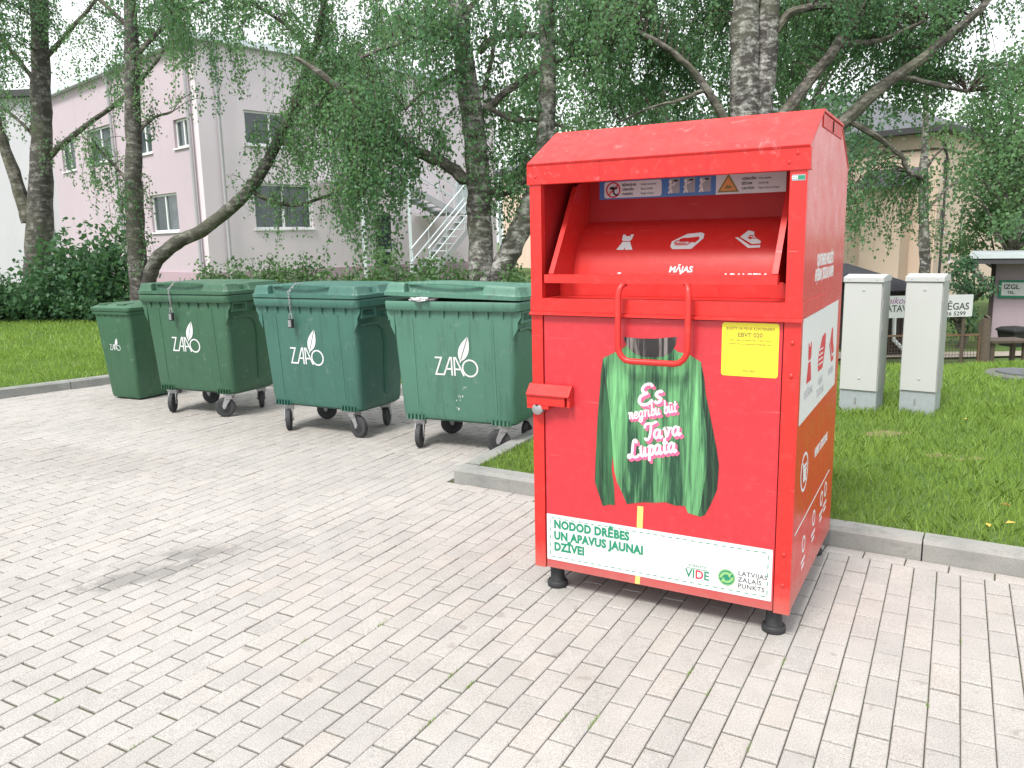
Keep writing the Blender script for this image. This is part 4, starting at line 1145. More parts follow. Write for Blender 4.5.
def far_tree(label, px, Y, top_py, width, mat, n=9000, size=.17, base_z=None, name='background_tree', cat='tree', seed=0, low=.18):
    rg = np.random.default_rng(100+seed); p = at(px, 240, Y); z0 = gz(p.x, p.y) if base_z is None else base_z; top = at(px, top_py, Y).z
    root = empty(name, (p.x, p.y, z0)); tag(root, label, cat); H = top-z0
    bm = BM(); r0 = .012*H+.08
    pts = [Vector((rg.normal()*.05*k, rg.normal()*.05*k, H*t)) for k, t in enumerate(np.linspace(-.02, .8, 7))]
    tube(bm, pts, list(np.linspace(r0, r0*.25, 7)), 9)
    centres = []
    for k in range(34):
        t = low+(1-low)*rg.random()**.85; ang = rg.random()*2*PI
        prof_ = math.sin(PI*min(1, max(.03, (t-low)/(1-low)*.82+.18)))**.6
        rr = width/2*prof_*math.sqrt(rg.random())*.95
        c = np.array([rr*math.cos(ang), rr*math.sin(ang), H*t*.97]); centres.append((c, width*(.13+.10*rg.random())))
        a = pts[min(6, max(1, int(t*.75*7)))]
        tube(bm, [a, a*.4+Vector(c)*.6+Vector((0, 0, .1)), Vector(c)], [r0*.3, r0*.18, r0*.06], 5)
    fixn(bm); obj('trunk', bm, M['bark_grey'], root, smooth=True)
    P, T = [], []
    per = n//len(centres)
    for c, r in centres:
        d = unit(rg.normal(size=(per, 3)))*(rg.random((per, 1))**.45)*r; d[:, 2] *= .8
        P.append(c+d); T.append(np.clip(rg.normal(.45, .17)+rg.normal(size=per)*.14, 0, 1))
    make_crown('crown', np.concatenate(P), size, M[mat], root, np.concatenate(T), down=.5)
    return root

def shrub(label, px, Y, top_py, w, mat='shrub', n=2600, size=.06, group=None, name='shrub', cat='shrub', seed=0, upright=True):
    rg = np.random.default_rng(300+seed); p = at(px, 260, Y); z0 = gz(p.x, p.y); H = at(px, top_py, Y).z-z0
    root = empty(name, (p.x, p.y, z0)); tag(root, label, cat, group)
    bm = BM(); P, T = [], []
    k = 26
    for i in range(k):
        a = rg.random()*2*PI; rr = w/2*math.sqrt(rg.random()); hh = H*(.55+.5*rg.random())*(1-.35*(rr/(w/2))**2)
        tip = np.array([rr*math.cos(a), rr*math.sin(a), hh]); mid = np.array([tip[0]*.55, tip[1]*.55, hh*.55])
        tube(bm, [Vector((tip[0]*.12, tip[1]*.12, -.05)), Vector(mid), Vector(tip)], [.012, .008, .002], 4, False)
        m = n//k; t = rg.random(m)**.7; base = np.where(t[:, None] < .5, mid*(t[:, None]*2), mid+(tip-mid)*((t[:, None]-.5)*2))
        P.append(base+rg.normal(size=(m, 3))*w*np.array([.075, .075, .05])); T.append(np.clip(rg.normal(.42, .16)+.10*t+rg.normal(size=m)*.14, 0, 1))
    obj('stems', bm, M['twig'], root)
    P = np.concatenate(P); P[:, 2] = np.maximum(P[:, 2], .02)
    make_crown('foliage', P, size, M[mat], root, np.concatenate(T), down=(-.25 if upright else .35))
    return root

def trees():
    tree('mossy birch at the far left with two stems rising from one dark base', 20.0,
        [[(37, 318, 13), (38, 270, 12), (40, 225, 12), (41, 180, 10.5), (42, 140, 9.5), (41, 100, 9), (40, 40, 8), (38, -30, 7), (36, -110, 4)]],
        [[(30, 222, 8), (20, 192, 6.5), (6, 150, 5.5), (-8, 110, 5), (-18, 60, 4), (-22, 0, 3)], [(50, 156, 3.2), (68, 140, 2.8), (88, 124, 2.4), (120, 100, 2), (150, 70, 1.6), (175, 30, 1.2)],
         [(36, 84, 2.4), (20, 62, 2), (2, 40, 1.6), (-20, 25, 1.2)], [(44, 60, 2.6), (70, 30, 2.2), (95, 0, 1.6), (110, -40, 1.2)], [(36, 138, 1.8), (18, 120, 1.5), (0, 108, 1.2), (-18, 112, 1)]],
        [(-40, 40, -60, 110, -1.8, 1.8, 170, 1.3), (-30, 34, 110, 190, -1.4, 1.4, 21, .8), (40, 190, -70, 70, -2, 2, 160, 1.1), (40, 110, 90, 150, -1.5, 1, 10, .7)], barks=('bark_low', 'bark_grey'))
    tree('birch with a long limb arching to the right, behind the leftmost large container', 17.0,
        [[(141, 312, 10), (138, 270, 9), (135, 220, 8.6), (133, 165, 8), (133, 120, 7.5), (132, 60, 6.5), (130, 0, 5.5), (128, -70, 4)],
         [(147, 300, 7.5), (149, 277, 7.4), (157, 260, 7), (176, 243, 6.6), (201, 231, 6.2), (226, 212, 6), (250, 188, 5.8), (266, 165, 5.4), (281, 135, 5), (293, 110, 4.5), (306, 76, 4), (318, 36, 3.4), (326, -10, 2.8), (330, -60, 2)]],
        [[(250, 190, 2.6), (272, 201, 2.2), (298, 205, 1.8), (326, 196, 1.4), (350, 190, 1)], [(134, 190, 2), (118, 170, 1.6), (100, 150, 1.2), (92, 146, 1)], [(290, 118, 2.6), (318, 90, 2.2), (345, 66, 1.8), (380, 50, 1.3)],
         [(133, 60, 2.6), (165, 25, 2.2), (205, 0, 1.8), (250, -15, 1.4)], [(132, 30, 2.4), (100, 0, 2), (70, -25, 1.4)], [(312, 55, 2), (285, 25, 1.7), (255, 5, 1.3)], [(134, 140, 1.8), (150, 120, 1.4), (172, 112, 1.1)]],
        [(92, 128, 135, 205, -.8, .8, 34, 1.0), (130, 300, -60, 60, -2.2, 2.2, 250, 1.1), (300, 400, -50, 110, -1.8, 1.2, 270, 1.6), (245, 340, 170, 212, -1, .6, 42, .7), (262, 330, 110, 160, -1, .8, 49, .8), (150, 200, 95, 120, -1, 1, 10, .6), (120, 150, 180, 250, -.4, .4, 14, .6)], barks=('bark_low', 'bark_grey'))
    tree('birch with a forked base and a second stem leaning right, behind the pale container', 13.5,
        [[(482, 300, 14.5), (481, 262, 12.5), (480, 225, 12), (479, 195, 12), (477, 165, 11.5), (474, 130, 11), (469, 95, 10.2), (464, 55, 9), (460, 15, 8.5), (456, -40, 7), (454, -120, 4)],
         [(492, 300, 12), (500, 272, 11.5), (511, 250, 11), (524, 222, 10.4), (535, 192, 9.8), (543, 158, 9), (547, 110, 8), (548, 60, 7.5), (547, 5, 7), (545, -60, 5.5), (544, -130, 3)]],
        [[(466, 182, 6.5), (450, 167, 5.8), (425, 155, 5.4), (402, 144, 5), (386, 129, 4.6), (368, 114, 4.2), (350, 98, 3.8), (334, 84, 3.2), (316, 70, 2.6), (296, 58, 2)],
         [(486, 110, 4.2), (500, 97, 3.6), (520, 82, 3), (546, 66, 2.4), (570, 58, 1.8)], [(478, 52, 4), (500, 36, 3.6), (535, 36, 3), (572, 48, 2.4), (604, 62, 1.6)],
         [(490, 108, 2.8), (512, 119, 2.4), (540, 120, 2), (566, 128, 1.4)], [(486, 190, 2.8), (505, 194, 2.4), (522, 184, 2), (536, 168, 1.5)],
         [(462, 68, 2.4), (440, 82, 2), (418, 96, 1.5), (405, 110, 1.1)], [(458, 40, 3), (430, 36, 2.6), (395, 44, 2), (360, 58, 1.5)], [(462, 20, 3), (485, -10, 2.6), (515, -30, 2)], [(484, 90, 2.2), (492, 60, 2), (496, 20, 1.5)]],
        [(340, 402, 60, 175, -1.0, 1.2, 190, 1.35), (395, 455, -40, 50, -1.6, 1.6, 90, .9), (400, 450, 60, 120, -.8, .8, 24, .7), (490, 560, -40, 60, -1.5, 1.6, 80, .9), (488, 535, 100, 200, -.8, 1.6, 120, .75), (555, 640, -40, 40, -1.5, 1.8, 70, .9), (436, 478, -50, 40, -1.2, 1.2, 60, .9), (560, 600, 45, 85, -1, 1, 16, .6), (405, 460, 130, 165, -.6, .6, 16, .5)])
    tree('thick double-stemmed birch rising behind the red container', 14.0,
        [[(741, 300, 21), (743, 200, 19), (745, 140, 16), (745, 90, 14), (745, 40, 13), (746, -20, 12), (747, -90, 9), (748, -170, 5)], [(756, 300, 14), (758, 200, 13), (760, 120, 11), (765, 70, 10.5), (768, 20, 10), (770, -50, 8), (773, -130, 5)]],
        [[(738, 150, 5.5), (722, 116, 4.6), (702, 82, 3.8), (682, 60, 3), (658, 42, 3), (632, 30, 2.2), (606, 24, 1.6)], [(764, 150, 7), (782, 118, 6), (802, 90, 5.4), (830, 55, 5), (856, 20, 4.6), (872, -14, 4), (892, -60, 3.6)],
         [(762, 205, 9), (800, 160, 7.6), (846, 120, 6.2), (878, 90, 5.4), (920, 60, 4.6), (956, 30, 4), (986, 2, 3.3), (1012, -40, 2.6)], [(850, 122, 3.2), (878, 138, 2.8), (900, 155, 2.4), (910, 172, 2), (922, 178, 1.5)],
         [(772, 36, 4.5), (790, 14, 4), (820, 6, 3.4), (860, 8, 2.4)], [(738, 120, 2), (732, 90, 1.8), (738, 50, 1.5), (742, 20, 1.2)], [(840, 44, 3), (880, 40, 2.4), (925, 20, 1.8)], [(900, 76, 2.8), (935, 84, 2.2), (968, 92, 1.6)], [(706, 88, 2.2), (680, 100, 1.8), (650, 108, 1.4), (620, 122, 1)]],
        [(600, 735, -60, 40, .2, 2.4, 250, .95), (560, 640, -30, 40, -1.5, 1.5, 60, .8), (590, 735, 40, 105, .6, 2.4, 170, .7), (770, 960, -60, 50, .3, 2.4, 330, 1.0), (820, 960, -50, 20, -2, .2, 60, .7), (780, 950, 30, 100, .5, 2, 150, .65), (846, 882, 140, 205, -.6, 1.0, 42, .8), (895, 950, 165, 205, -.6, .8, 24, .7), (950, 1060, -50, 30, -1.5, 2, 60, .9), (960, 1050, 40, 120, -1, 1.5, 40, .7)])
    tree('slim pale birch with few leaves in front of the peach house', 22.0,
        [[(925, 300, 5.2), (925, 262, 5), (924, 225, 4.6), (923, 190, 4.2), (924, 155, 3.4), (926, 110, 2.5), (927, 60, 1.5)]],
        [[(924, 215, 1.6), (940, 195, 1.3), (958, 180, 1)], [(923, 190, 1.6), (908, 172, 1.2), (895, 165, .9)], [(925, 170, 1.5), (940, 150, 1.2), (956, 140, .9)]],
        [(895, 962, 200, 240, -1, 1, 16, .6), (935, 962, 135, 180, -1, 1, 7, .6)], name='slim_birch', leaf='birch_far', size=.06)
    far_tree('broad pale green tree at the right edge beyond the lawn', 1014, 26.0, 55, 5.0, 'birch_far', 9000, .13, seed=1, low=.36)
    far_tree('dark dense tree filling the gap to the left above the red container', 655, 34.0, 30, 7.5, 'dense', 9000, .17, seed=2)
    far_tree('tall dark tree standing between the peach house and the red container', 800, 30.0, -30, 8.5, 'dense', 9500, .17, seed=3, low=.46)
    far_tree('mid green rounded tree beside the pink kiosk at the right', 1000, 29.0, 140, 3.8, 'birch_far', 6000, .13, seed=4, low=.2)
    far_tree('small leafy tree in front of the kiosk wall', 968, 20.5, 256, 1.5, 'dense', 1700, .09, seed=5, low=.1, name='small_tree')
    far_tree('distant tree behind the pink building, between the two centre birches', 548, 60.0, 60, 12, 'birch_far', 9000, .26, seed=6)
    # shrubs behind the containers
    row = [(207, 12.7, 262, 1.0), (232, 12.5, 258, 1.1), (262, 12.2, 256, 1.2), (290, 12.0, 253, 1.1), (318, 11.8, 256, 1.1), (346, 11.6, 258, 1.0), (376, 11.5, 247, 1.1), (402, 11.3, 250, 1.1), (428, 11.1, 256, 1.0), (452, 11.0, 262, .9), (516, 10.8, 266, .8), (540, 10.8, 268, .8), (502, 11.0, 270, .7)]
    for i, (px, Y, tp, w) in enumerate(row):
        shrub('leafy green shrub in the low row behind the large green containers', px, Y, tp-2, w*1.15, 'shrub', 4600, .055, 'shrubs in the row behind the containers', seed=i)
    shrub('maple sapling with broad layered leaves beside the leftmost birch', 98, 18.2, 216, 2.3, 'maple', 2600, .14, None, 'maple_sapling', 'sapling', 40, False)
    shrub('second maple sapling, lower, close against the leftmost birch trunk', 58, 18.6, 238, 2.0, 'maple', 2000, .13, None, 'maple_sapling', 'sapling', 41, False)
    for i, (px, Y, tp, w) in enumerate([(-40, 18.6, 262, 1.9), (-8, 18.9, 268, 1.7), (22, 18.8, 284, 1.6), (50, 18.4, 282, 1.6), (78, 18.2, 278, 1.6), (104, 17.9, 286, 1.5), (126, 17.4, 298, 1.2)]):
        shrub('dark bushy shrub in the hedge at the far edge of the left lawn', px, Y, tp, w, 'maple', 2200, .085, 'shrubs at the edge of the left lawn', 'hedge_shrub', 'shrub', 60+i, False)
trees()

def grass():
    def ok(P):
        q = P-K1; isr = np.array([ISL[1], -ISL[0]])
        right = (q@KN > .135) & (q@isr > .135)
        ln = np.array([-LD[1], LD[0]]); bd = (BK1-BK0)/np.linalg.norm(BK1-BK0); bn = np.array([-bd[1], bd[0]])
        left = ((P-LK)@ln > .14) | (((P-BK0)@bn > .14) & (q@isr < .2))
        return right | left
    def scatter(x0, x1, y0, y1, n, h, w):
        P = np.stack([RNG.uniform(x0, x1, n), RNG.uniform(y0, y1, n)], 1)
        r = P[:, 0]/P[:, 1]; P = P[ok(P) & (np.abs(r) < 1.05)]
        # a few bare patches on the right lawn
        for cx, cy, rx, ry in ((3.02, 6.40, .22, .10), (3.10, 5.72, .12, .06), (3.28, 5.60, .15, .06)):
            d = ((P[:, 0]-cx)/rx)**2+((P[:, 1]-cy)/ry)**2; P = P[(d > 1.0) | (RNG.random(len(P)) < .34)]
        m = len(P); a = RNG.random(m)*2*PI; lean = RNG.normal(size=(m, 2))*.42
        clump = np.sin(P[:, 0]*5.1+np.sin(P[:, 1]*3.7))*np.sin(P[:, 1]*4.3+np.sin(P[:, 0]*2.9)*1.3)
        hh = h*(.55+.75*RNG.random(m))*(1+.28*clump); z = lawn_z(P[:, 0], P[:, 1])
        s = np.stack([np.cos(a), np.sin(a)], 1)*w/2
        B = np.column_stack([P, z-.004]); T = np.column_stack([P+lean*hh[:, None], z+hh])
        Mv = np.column_stack([P+lean*hh[:, None]*.35, z+hh*.55])
        S3 = np.column_stack([s, np.zeros(m)])
        V = np.stack([B-S3, B+S3, Mv+S3*.8, T, Mv-S3*.8], 1).reshape(-1, 3)
        return V, np.arange(5*m).reshape(m, 5), np.repeat(np.clip(.45+.16*clump+RNG.normal(size=m)*.18, 0, 1), 5)
    Vs, Fs, Ts, off = [], [], [], 0
    for args in ((-.6, 1.2, 5.0, 8.6, 26000, .055, .005), (1.0, 6.5, 2.2, 7.2, 88000, .055, .005), (1.5, 10.0, 7.0, 11.5, 56000, .060, .008), (-8.5, -3.6, 9, 13, 20000, .06, .008), (-13, -4, 12, 20.5, 34000, .075, .014), (-6, 3, 8.2, 13, 14000, .07, .012)):
        V, Fq, T = scatter(*args); Vs.append(V); Fs.append(Fq+off); Ts.append(T); off += len(V)
    o = np_mesh('grass', np.concatenate(Vs), np.concatenate(Fs), M['blade'], None, np.concatenate(Ts))
    tag(o, 'short bright green lawn grass beside the paved yard', 'grass', kind='stuff')
    # soil showing in the bare patches
    bm = BM()
    for cx, cy, rx, ry in ((3.02, 6.40, .20, .09), (3.10, 5.72, .10, .06), (3.28, 5.60, .13, .05)):
        pts = [(cx+rx*math.cos(t)*(1+.25*math.sin(3*t+cx*9)), cy+ry*math.sin(t)*(1+.25*math.cos(4*t+cy*7))) for t in np.linspace(0, 2*PI, 25)[:-1]]
        ring = [bm.verts.new((x, y, gz(x, y)+.006)) for x, y in pts]; c = bm.verts.new((cx, cy, gz(cx, cy)+.012))
        for i in range(24): bm.faces.new((ring[i], ring[(i+1) % 24], c))
    o = obj('bare_soil', bm, plain('dry_soil', (.20, .16, .085), .95, var=.35, nscale=30, bumpk=.6)); tag(o, kind='structure')
    # fallen yellow leaves on the right lawn
    lm = [plain('yellow_leaf', (.62, .40, .07), .6), plain('rusty_leaf', (.42, .13, .05), .6)]
    for i, (px, py, k, lb) in enumerate(((1011, 523, 0, 'yellow fallen leaf on the lawn at the right edge'), (988, 525, 0, 'small pale fallen leaf on the lawn left of the right edge'), (1005, 505, 1, 'rusty fallen leaf on the lawn near the right edge'), (966, 419, 0, 'pale fallen leaf on the lawn right of the cabinets'))):
        d = at(px, py, 1)-Vector((0, 0, CAM_H)); t = (.13-CAM_H)/d.z; p = Vector((0, 0, CAM_H))+d*t
        bm = BM(); s = .030; a = i*1.3
        v = [bm.verts.new((p.x+s*x*math.cos(a)-s*y*math.sin(a), p.y+s*x*math.sin(a)+s*y*math.cos(a), p.z+s*z)) for x, y, z in ((-1, 0, 0), (-.2, -.5, .25), (.9, 0, .1), (-.2, .5, .3))]
        bm.faces.new((v[0], v[1], v[2])); bm.faces.new((v[0], v[2], v[3]))
        tag(obj('fallen_leaf', bm, lm[k]), lb, 'fallen leaf', 'fallen leaves on the lawn')
grass()
def weeds():
    V, Fq, T, n = [], [], [], 0
    spots = [(482, 688), (420, 720), (588, 722), (697, 674), (443, 672), (388, 626), (741, 746), (850, 690), (931, 705), (128, 742), (62, 702), (700, 690), (955, 640), (770, 660), (300, 640), (560, 716)]
    for k, (px, py) in enumerate(spots):
        d = at(px, py, 1)-Vector((0, 0, CAM_H)); t = -CAM_H/d.z; p = d*t
        a = round((np.array([p.x, p.y])@SU-.010)/.1045)*.1045+.010; b = np.array([p.x, p.y])@SV; c = site(a, b)
        m = 26 if k < 6 else 14; ext = .016 if k < 6 else .010
        along = RNG.normal(size=m)*ext*1.6; P = c+SV*along[:, None]+SU*RNG.normal(size=(m, 1))*.003
        ang = RNG.random(m)*2*PI; h = (.006+.010*RNG.random(m))*(1 if k < 6 else .7); w = .0035
        s = np.stack([np.cos(ang), np.sin(ang)], 1)*w/2; lean = RNG.normal(size=(m, 2))*.5*h[:, None]
        B0 = np.column_stack([P-s, np.full(m, -.004)]); B1 = np.column_stack([P+s, np.full(m, -.004)]); Tp = np.column_stack([P+lean, h])
        V.append(np.stack([B0, B1, Tp], 1).reshape(-1, 3)); Fq.append(np.arange(3*m).reshape(m, 3)+n); T.append(np.repeat(RNG.normal(.3, .15, m), 3)); n += 3*m
    o = np_mesh('joint_weeds', np.concatenate(V), np.concatenate(Fq), M['blade'], None, np.clip(np.concatenate(T), 0, 1)); tag(o, 'tiny green weeds growing in the paving joints', 'weeds', kind='stuff')
weeds()

# ================================================================== BUILDINGS
M['glass'] = plain('window_glass', (.035, .055, .058), .06, spec=.8, var=.3, nscale=1.5)
M['pink'] = None
def wall_mat(name, col, stain=.25):
    m, nt, b = nodes_of(name); v = objcoord(nt)
    c = mix(nt, noise(nt, v, .6, 5), tuple(x*.90 for x in col), tuple(min(1, x*1.06) for x in col))
    s = ramp(nt, noise(nt, objcoord(nt, (1.6, 1.6, .25)), 1.5, 5, .65), [(.55, 0), (.8, stain)]); c = mix(nt, s, c, tuple(x*.62 for x in col))
    L(nt, c, b.inputs['Base Color']); b.inputs['Roughness'].default_value = .92
    bump(nt, b, noise(nt, v, 30, 4), .25, .02); MATS[name] = m; return m
M['pink'] = wall_mat('pink_render', (.475, .40, .445)); M['lilac'] = wall_mat('pale_lilac_render', (.68, .61, .655)); M['plinth'] = wall_mat('grey_pink_plinth', (.42, .31, .36))  # lilac lightened and pink deepened to offset sun and shade on the wings
M['whitewall'] = wall_mat('white_render', (.50, .50, .53)); M['peach'] = wall_mat('peach_render', (.72, .565, .465)); M['kiosk'] = wall_mat('mauve_render', (.36, .29, .33))
M['roof'] = plain('slate_roof', (.10, .105, .12), .7, var=.25, nscale=6); M['eave'] = plain('dark_eave', (.05, .05, .055), .7)
M['wood'] = plain('weathered_wood', (.11, .085, .065), .9, var=.35, nscale=14); M['darkwood'] = plain('dark_boards', (.035, .026, .024), .9, var=.4, nscale=9)
M['alu'] = plain('pale_sheet_metal', (.60, .66, .68), .4, .4, var=.1); M['drain'] = plain('drainpipe_grey', (.40, .40, .42), .6)

class Wall:
    """vertical wall from a corner along a direction; s runs along, z up, n is the outward normal"""
    def __init__(self, o, d, n): self.o = np.array(o, float); self.d = unit(np.array(d, float)); self.n = unit(np.array(n, float))
    def p(self, s, z, out=0.0):
        q = self.o+self.d*s+self.n*out; return Vector((q[0], q[1], z))
    def s_at(self, px):
        r = at(px, 200, 1.0); k = r.x/r.y
        return (k*self.o[1]-self.o[0])/(self.d[0]-k*self.d[1])
    def z_at(self, px, py):
        s = self.s_at(px); y = (self.o+self.d*s)[1]; return at(px, py, y).z
def build_wall(w, s0, s1, z0, z1, holes, mat, parent, th=.3, name='wall'):
    ss = sorted({s0, s1}|{h[0] for h in holes}|{h[1] for h in holes}); zs = sorted({z0, z1}|{h[2] for h in holes}|{h[3] for h in holes})
    bm = BM()
    def q(*pts): bm.faces.new([bm.verts.new(p) for p in pts])
    inside = lambda s, z: any(h[0] < s < h[1] and h[2] < z < h[3] for h in holes)
    for a, b in zip(ss, ss[1:]):
        for c, d in zip(zs, zs[1:]):
            if not inside((a+b)/2, (c+d)/2):
                q(w.p(a, c), w.p(b, c), w.p(b, d), w.p(a, d)); q(w.p(a, c, -th), w.p(a, d, -th), w.p(b, d, -th), w.p(b, c, -th))
    for a, b, c, d in holes+[(s0, s1, z0, z1)]:
        for (p1, p2) in (((a, c), (b, c)), ((b, c), (b, d)), ((b, d), (a, d)), ((a, d), (a, c))):
            q(w.p(*p1), w.p(*p2), w.p(*p2, -th), w.p(*p1, -th))
    bmesh.ops.remove_doubles(bm, verts=bm.verts, dist=.001); fixn(bm)
    return obj(name, bm, mat, parent)
def wbox(bm, w, s0, s1, z0, z1, o0, o1):
    A = [w.p(s, z, o) for o in (o0, o1) for (s, z) in ((s0, z0), (s1, z0), (s1, z1), (s0, z1))]; v = [bm.verts.new(p) for p in A]
    for f in ((0,3,2,1),(4,5,6,7),(0,1,5,4),(1,2,6,5),(2,3,7,6),(3,0,4,7)): bm.faces.new([v[i] for i in f])
def window(w, h, parent, mull=(.5,), sill=True, fr=.07, curtain=True):
    a, b, c, d = h; bm = BM(); g = .003
    wbox(bm, w, a+g, a+fr, c+g, d-g, -.16, -.09); wbox(bm, w, b-fr, b-g, c+g, d-g, -.16, -.09); wbox(bm, w, a+fr, b-fr, c+g, c+fr, -.158, -.092); wbox(bm, w, a+fr, b-fr, d-fr, d-g, -.158, -.092)
    for m_ in mull: wbox(bm, w, a+(b-a)*m_-fr*.6, a+(b-a)*m_+fr*.6, c+fr, d-fr, -.155, -.088)
    if sill: wbox(bm, w, a-.06, b+.06, c-.05, c-.004, -.085, .06)
    fixn(bm); f = obj('window', bm, M['pvc'], parent)
    bm = BM(); wbox(bm, w, a+fr*.6, b-fr*.6, c+fr*.6, d-fr*.6, -.135, -.128); fixn(bm); obj('pane', bm, M['glass'], f)
    if curtain:
        bm = BM(); k = a+(b-a)*mull[0] if mull else b
        wbox(bm, w, a+.1, k-.1, c+.1, d-.1, -.29, -.27); fixn(bm); obj('curtain', bm, M['white_sticker'], f)

def pink_building():
    c0 = at(208, 240, 26.5); o = (c0.x, c0.y); root = empty('pink_building', (0, 0, 0))
    tag(root, 'long pale pink rendered building with white framed windows behind the green containers', 'building')
    Lw = Wall(o, (-.715, .70), (-.70, -.715)); Rw = Wall(o, (.70, .715), (.715, -.70)); top = 8.0
    hl = []
    for x0, x1, y0, y1 in ((67, 80, 140, 171), (94, 118, 127, 162), (142, 157, 121, 154), (180, 196, 118, 147), (150, 177, 194, 232)):
        sa, sb = sorted((Lw.s_at(x0), Lw.s_at(x1))); xm = (x0+x1)/2; hl.append((sa, sb, Lw.z_at(xm, y1), Lw.z_at(xm, y0)))
    s_end = Lw.s_at(58)
    build_wall(Lw, .302, s_end, 0, top, hl, M['pink'], root)
    for h in hl: window(Lw, h, root, (.5,) if h[1]-h[0] > .9 else (.34,))
    hr = []
    for x0, x1, y0, y1 in ((250, 300, 112, 146), (254, 312, 184, 229), (340, 372, 112, 150)):
        sa, sb = Rw.s_at(x0), Rw.s_at(x1); xm = (x0+x1)/2; hr.append((sa, sb, Rw.z_at(xm, y1), Rw.z_at(xm, y0)))
    sd0, sd1 = Rw.s_at(374), Rw.s_at(391); hr.append((sd0, sd1, .35, 2.75))
    r_end = Rw.s_at(496)
    build_wall(Rw, .0, r_end, 0, top, hr, M['lilac'], root)
    for h in hr[:3]: window(Rw, h, root, (.5,))
    bm = BM(); wbox(bm, Rw, sd0+.003, sd1-.003, .353, 2.74, -.14, -.08); fixn(bm); dr = obj('door', bm, M['glass'], root)
    bm = BM(); wbox(bm, Rw, sd0+.08, sd1-.08, 1.35, 1.45, -.079, -.06); obj('door_rail', bm, M['pvc'], dr)
    # end walls and roof
    e = Rw.p(r_end, 0); E = Wall((e.x, e.y), (-.715, .70), (.70, .715)); build_wall(E, .302, 12, 0, top, [], M['lilac'], root)
    bm = BM(); pts = [Lw.p(s_end+.2, 0, .2), Lw.p(-.25, 0, .2), Rw.p(0, 0, .25), Rw.p(r_end+.3, 0, .25), Rw.p(r_end+.3, 0, -12), Lw.p(s_end+.2, 0, -14)]
    pts = [Lw.p(s_end+.3, 0, .25), Rw.p(-.25, 0, .25), Rw.p(r_end+.3, 0, .25), Rw.p(r_end+.3, 0, -13), Lw.p(s_end+.3, 0, -13)]
    prism(bm, [(p.x, p.y) for p in pts], lambda q: (q[0], q[1], top+.003), lambda q: (q[0], q[1], top+.20)); fixn(bm); obj('roof', bm, M['alu'], root)
    bm = BM(); wbox(bm, Lw, .01, s_end, .0, .85, .002, .05); wbox(bm, Rw, -.05, r_end, .0, .85, .002, .05); fixn(bm); obj('plinth', bm, M['plinth'], root)
    for w_, px in ((Lw, 199), (Lw, 122), (Rw, 224)):
        s = w_.s_at(px); bm = BM(); tube(bm, [w_.p(s, .2, .12), w_.p(s, top-.25, .12), w_.p(s, top-.05, .22)], .055, 10); fixn(bm); dp = obj('drainpipe', bm, M['drain'], root, smooth=True)
    return Rw
RW = pink_building()

def white_building():
    root = empty('white_building', (0, 0, 0)); tag(root, 'plain white rendered building at the left edge beside the pink one', 'building')
    c = at(64, 240, 37.0); w = Wall((c.x, c.y), (-1, .12), (-.12, -1)); top = at(20, 97, 37).z
    build_wall(w, 0, 20, 0, top, [], M['whitewall'], root)
    w2 = Wall((c.x, c.y), (.12, 1), (1, -.12)); build_wall(w2, .302, 10, 0, top, [], M['whitewall'], root)
    bm = BM(); wbox(bm, w, -.3, 20, top+.003, top+.28, -10, .35); fixn(bm); obj('roof', bm, M['eave'], root)
    bm = BM(); tube(bm, [w.p(.5, .2, .1), w.p(.5, top-.1, .1)], .06, 10); fixn(bm); obj('drainpipe', bm, M['whitewall'], root, smooth=True)
white_building()

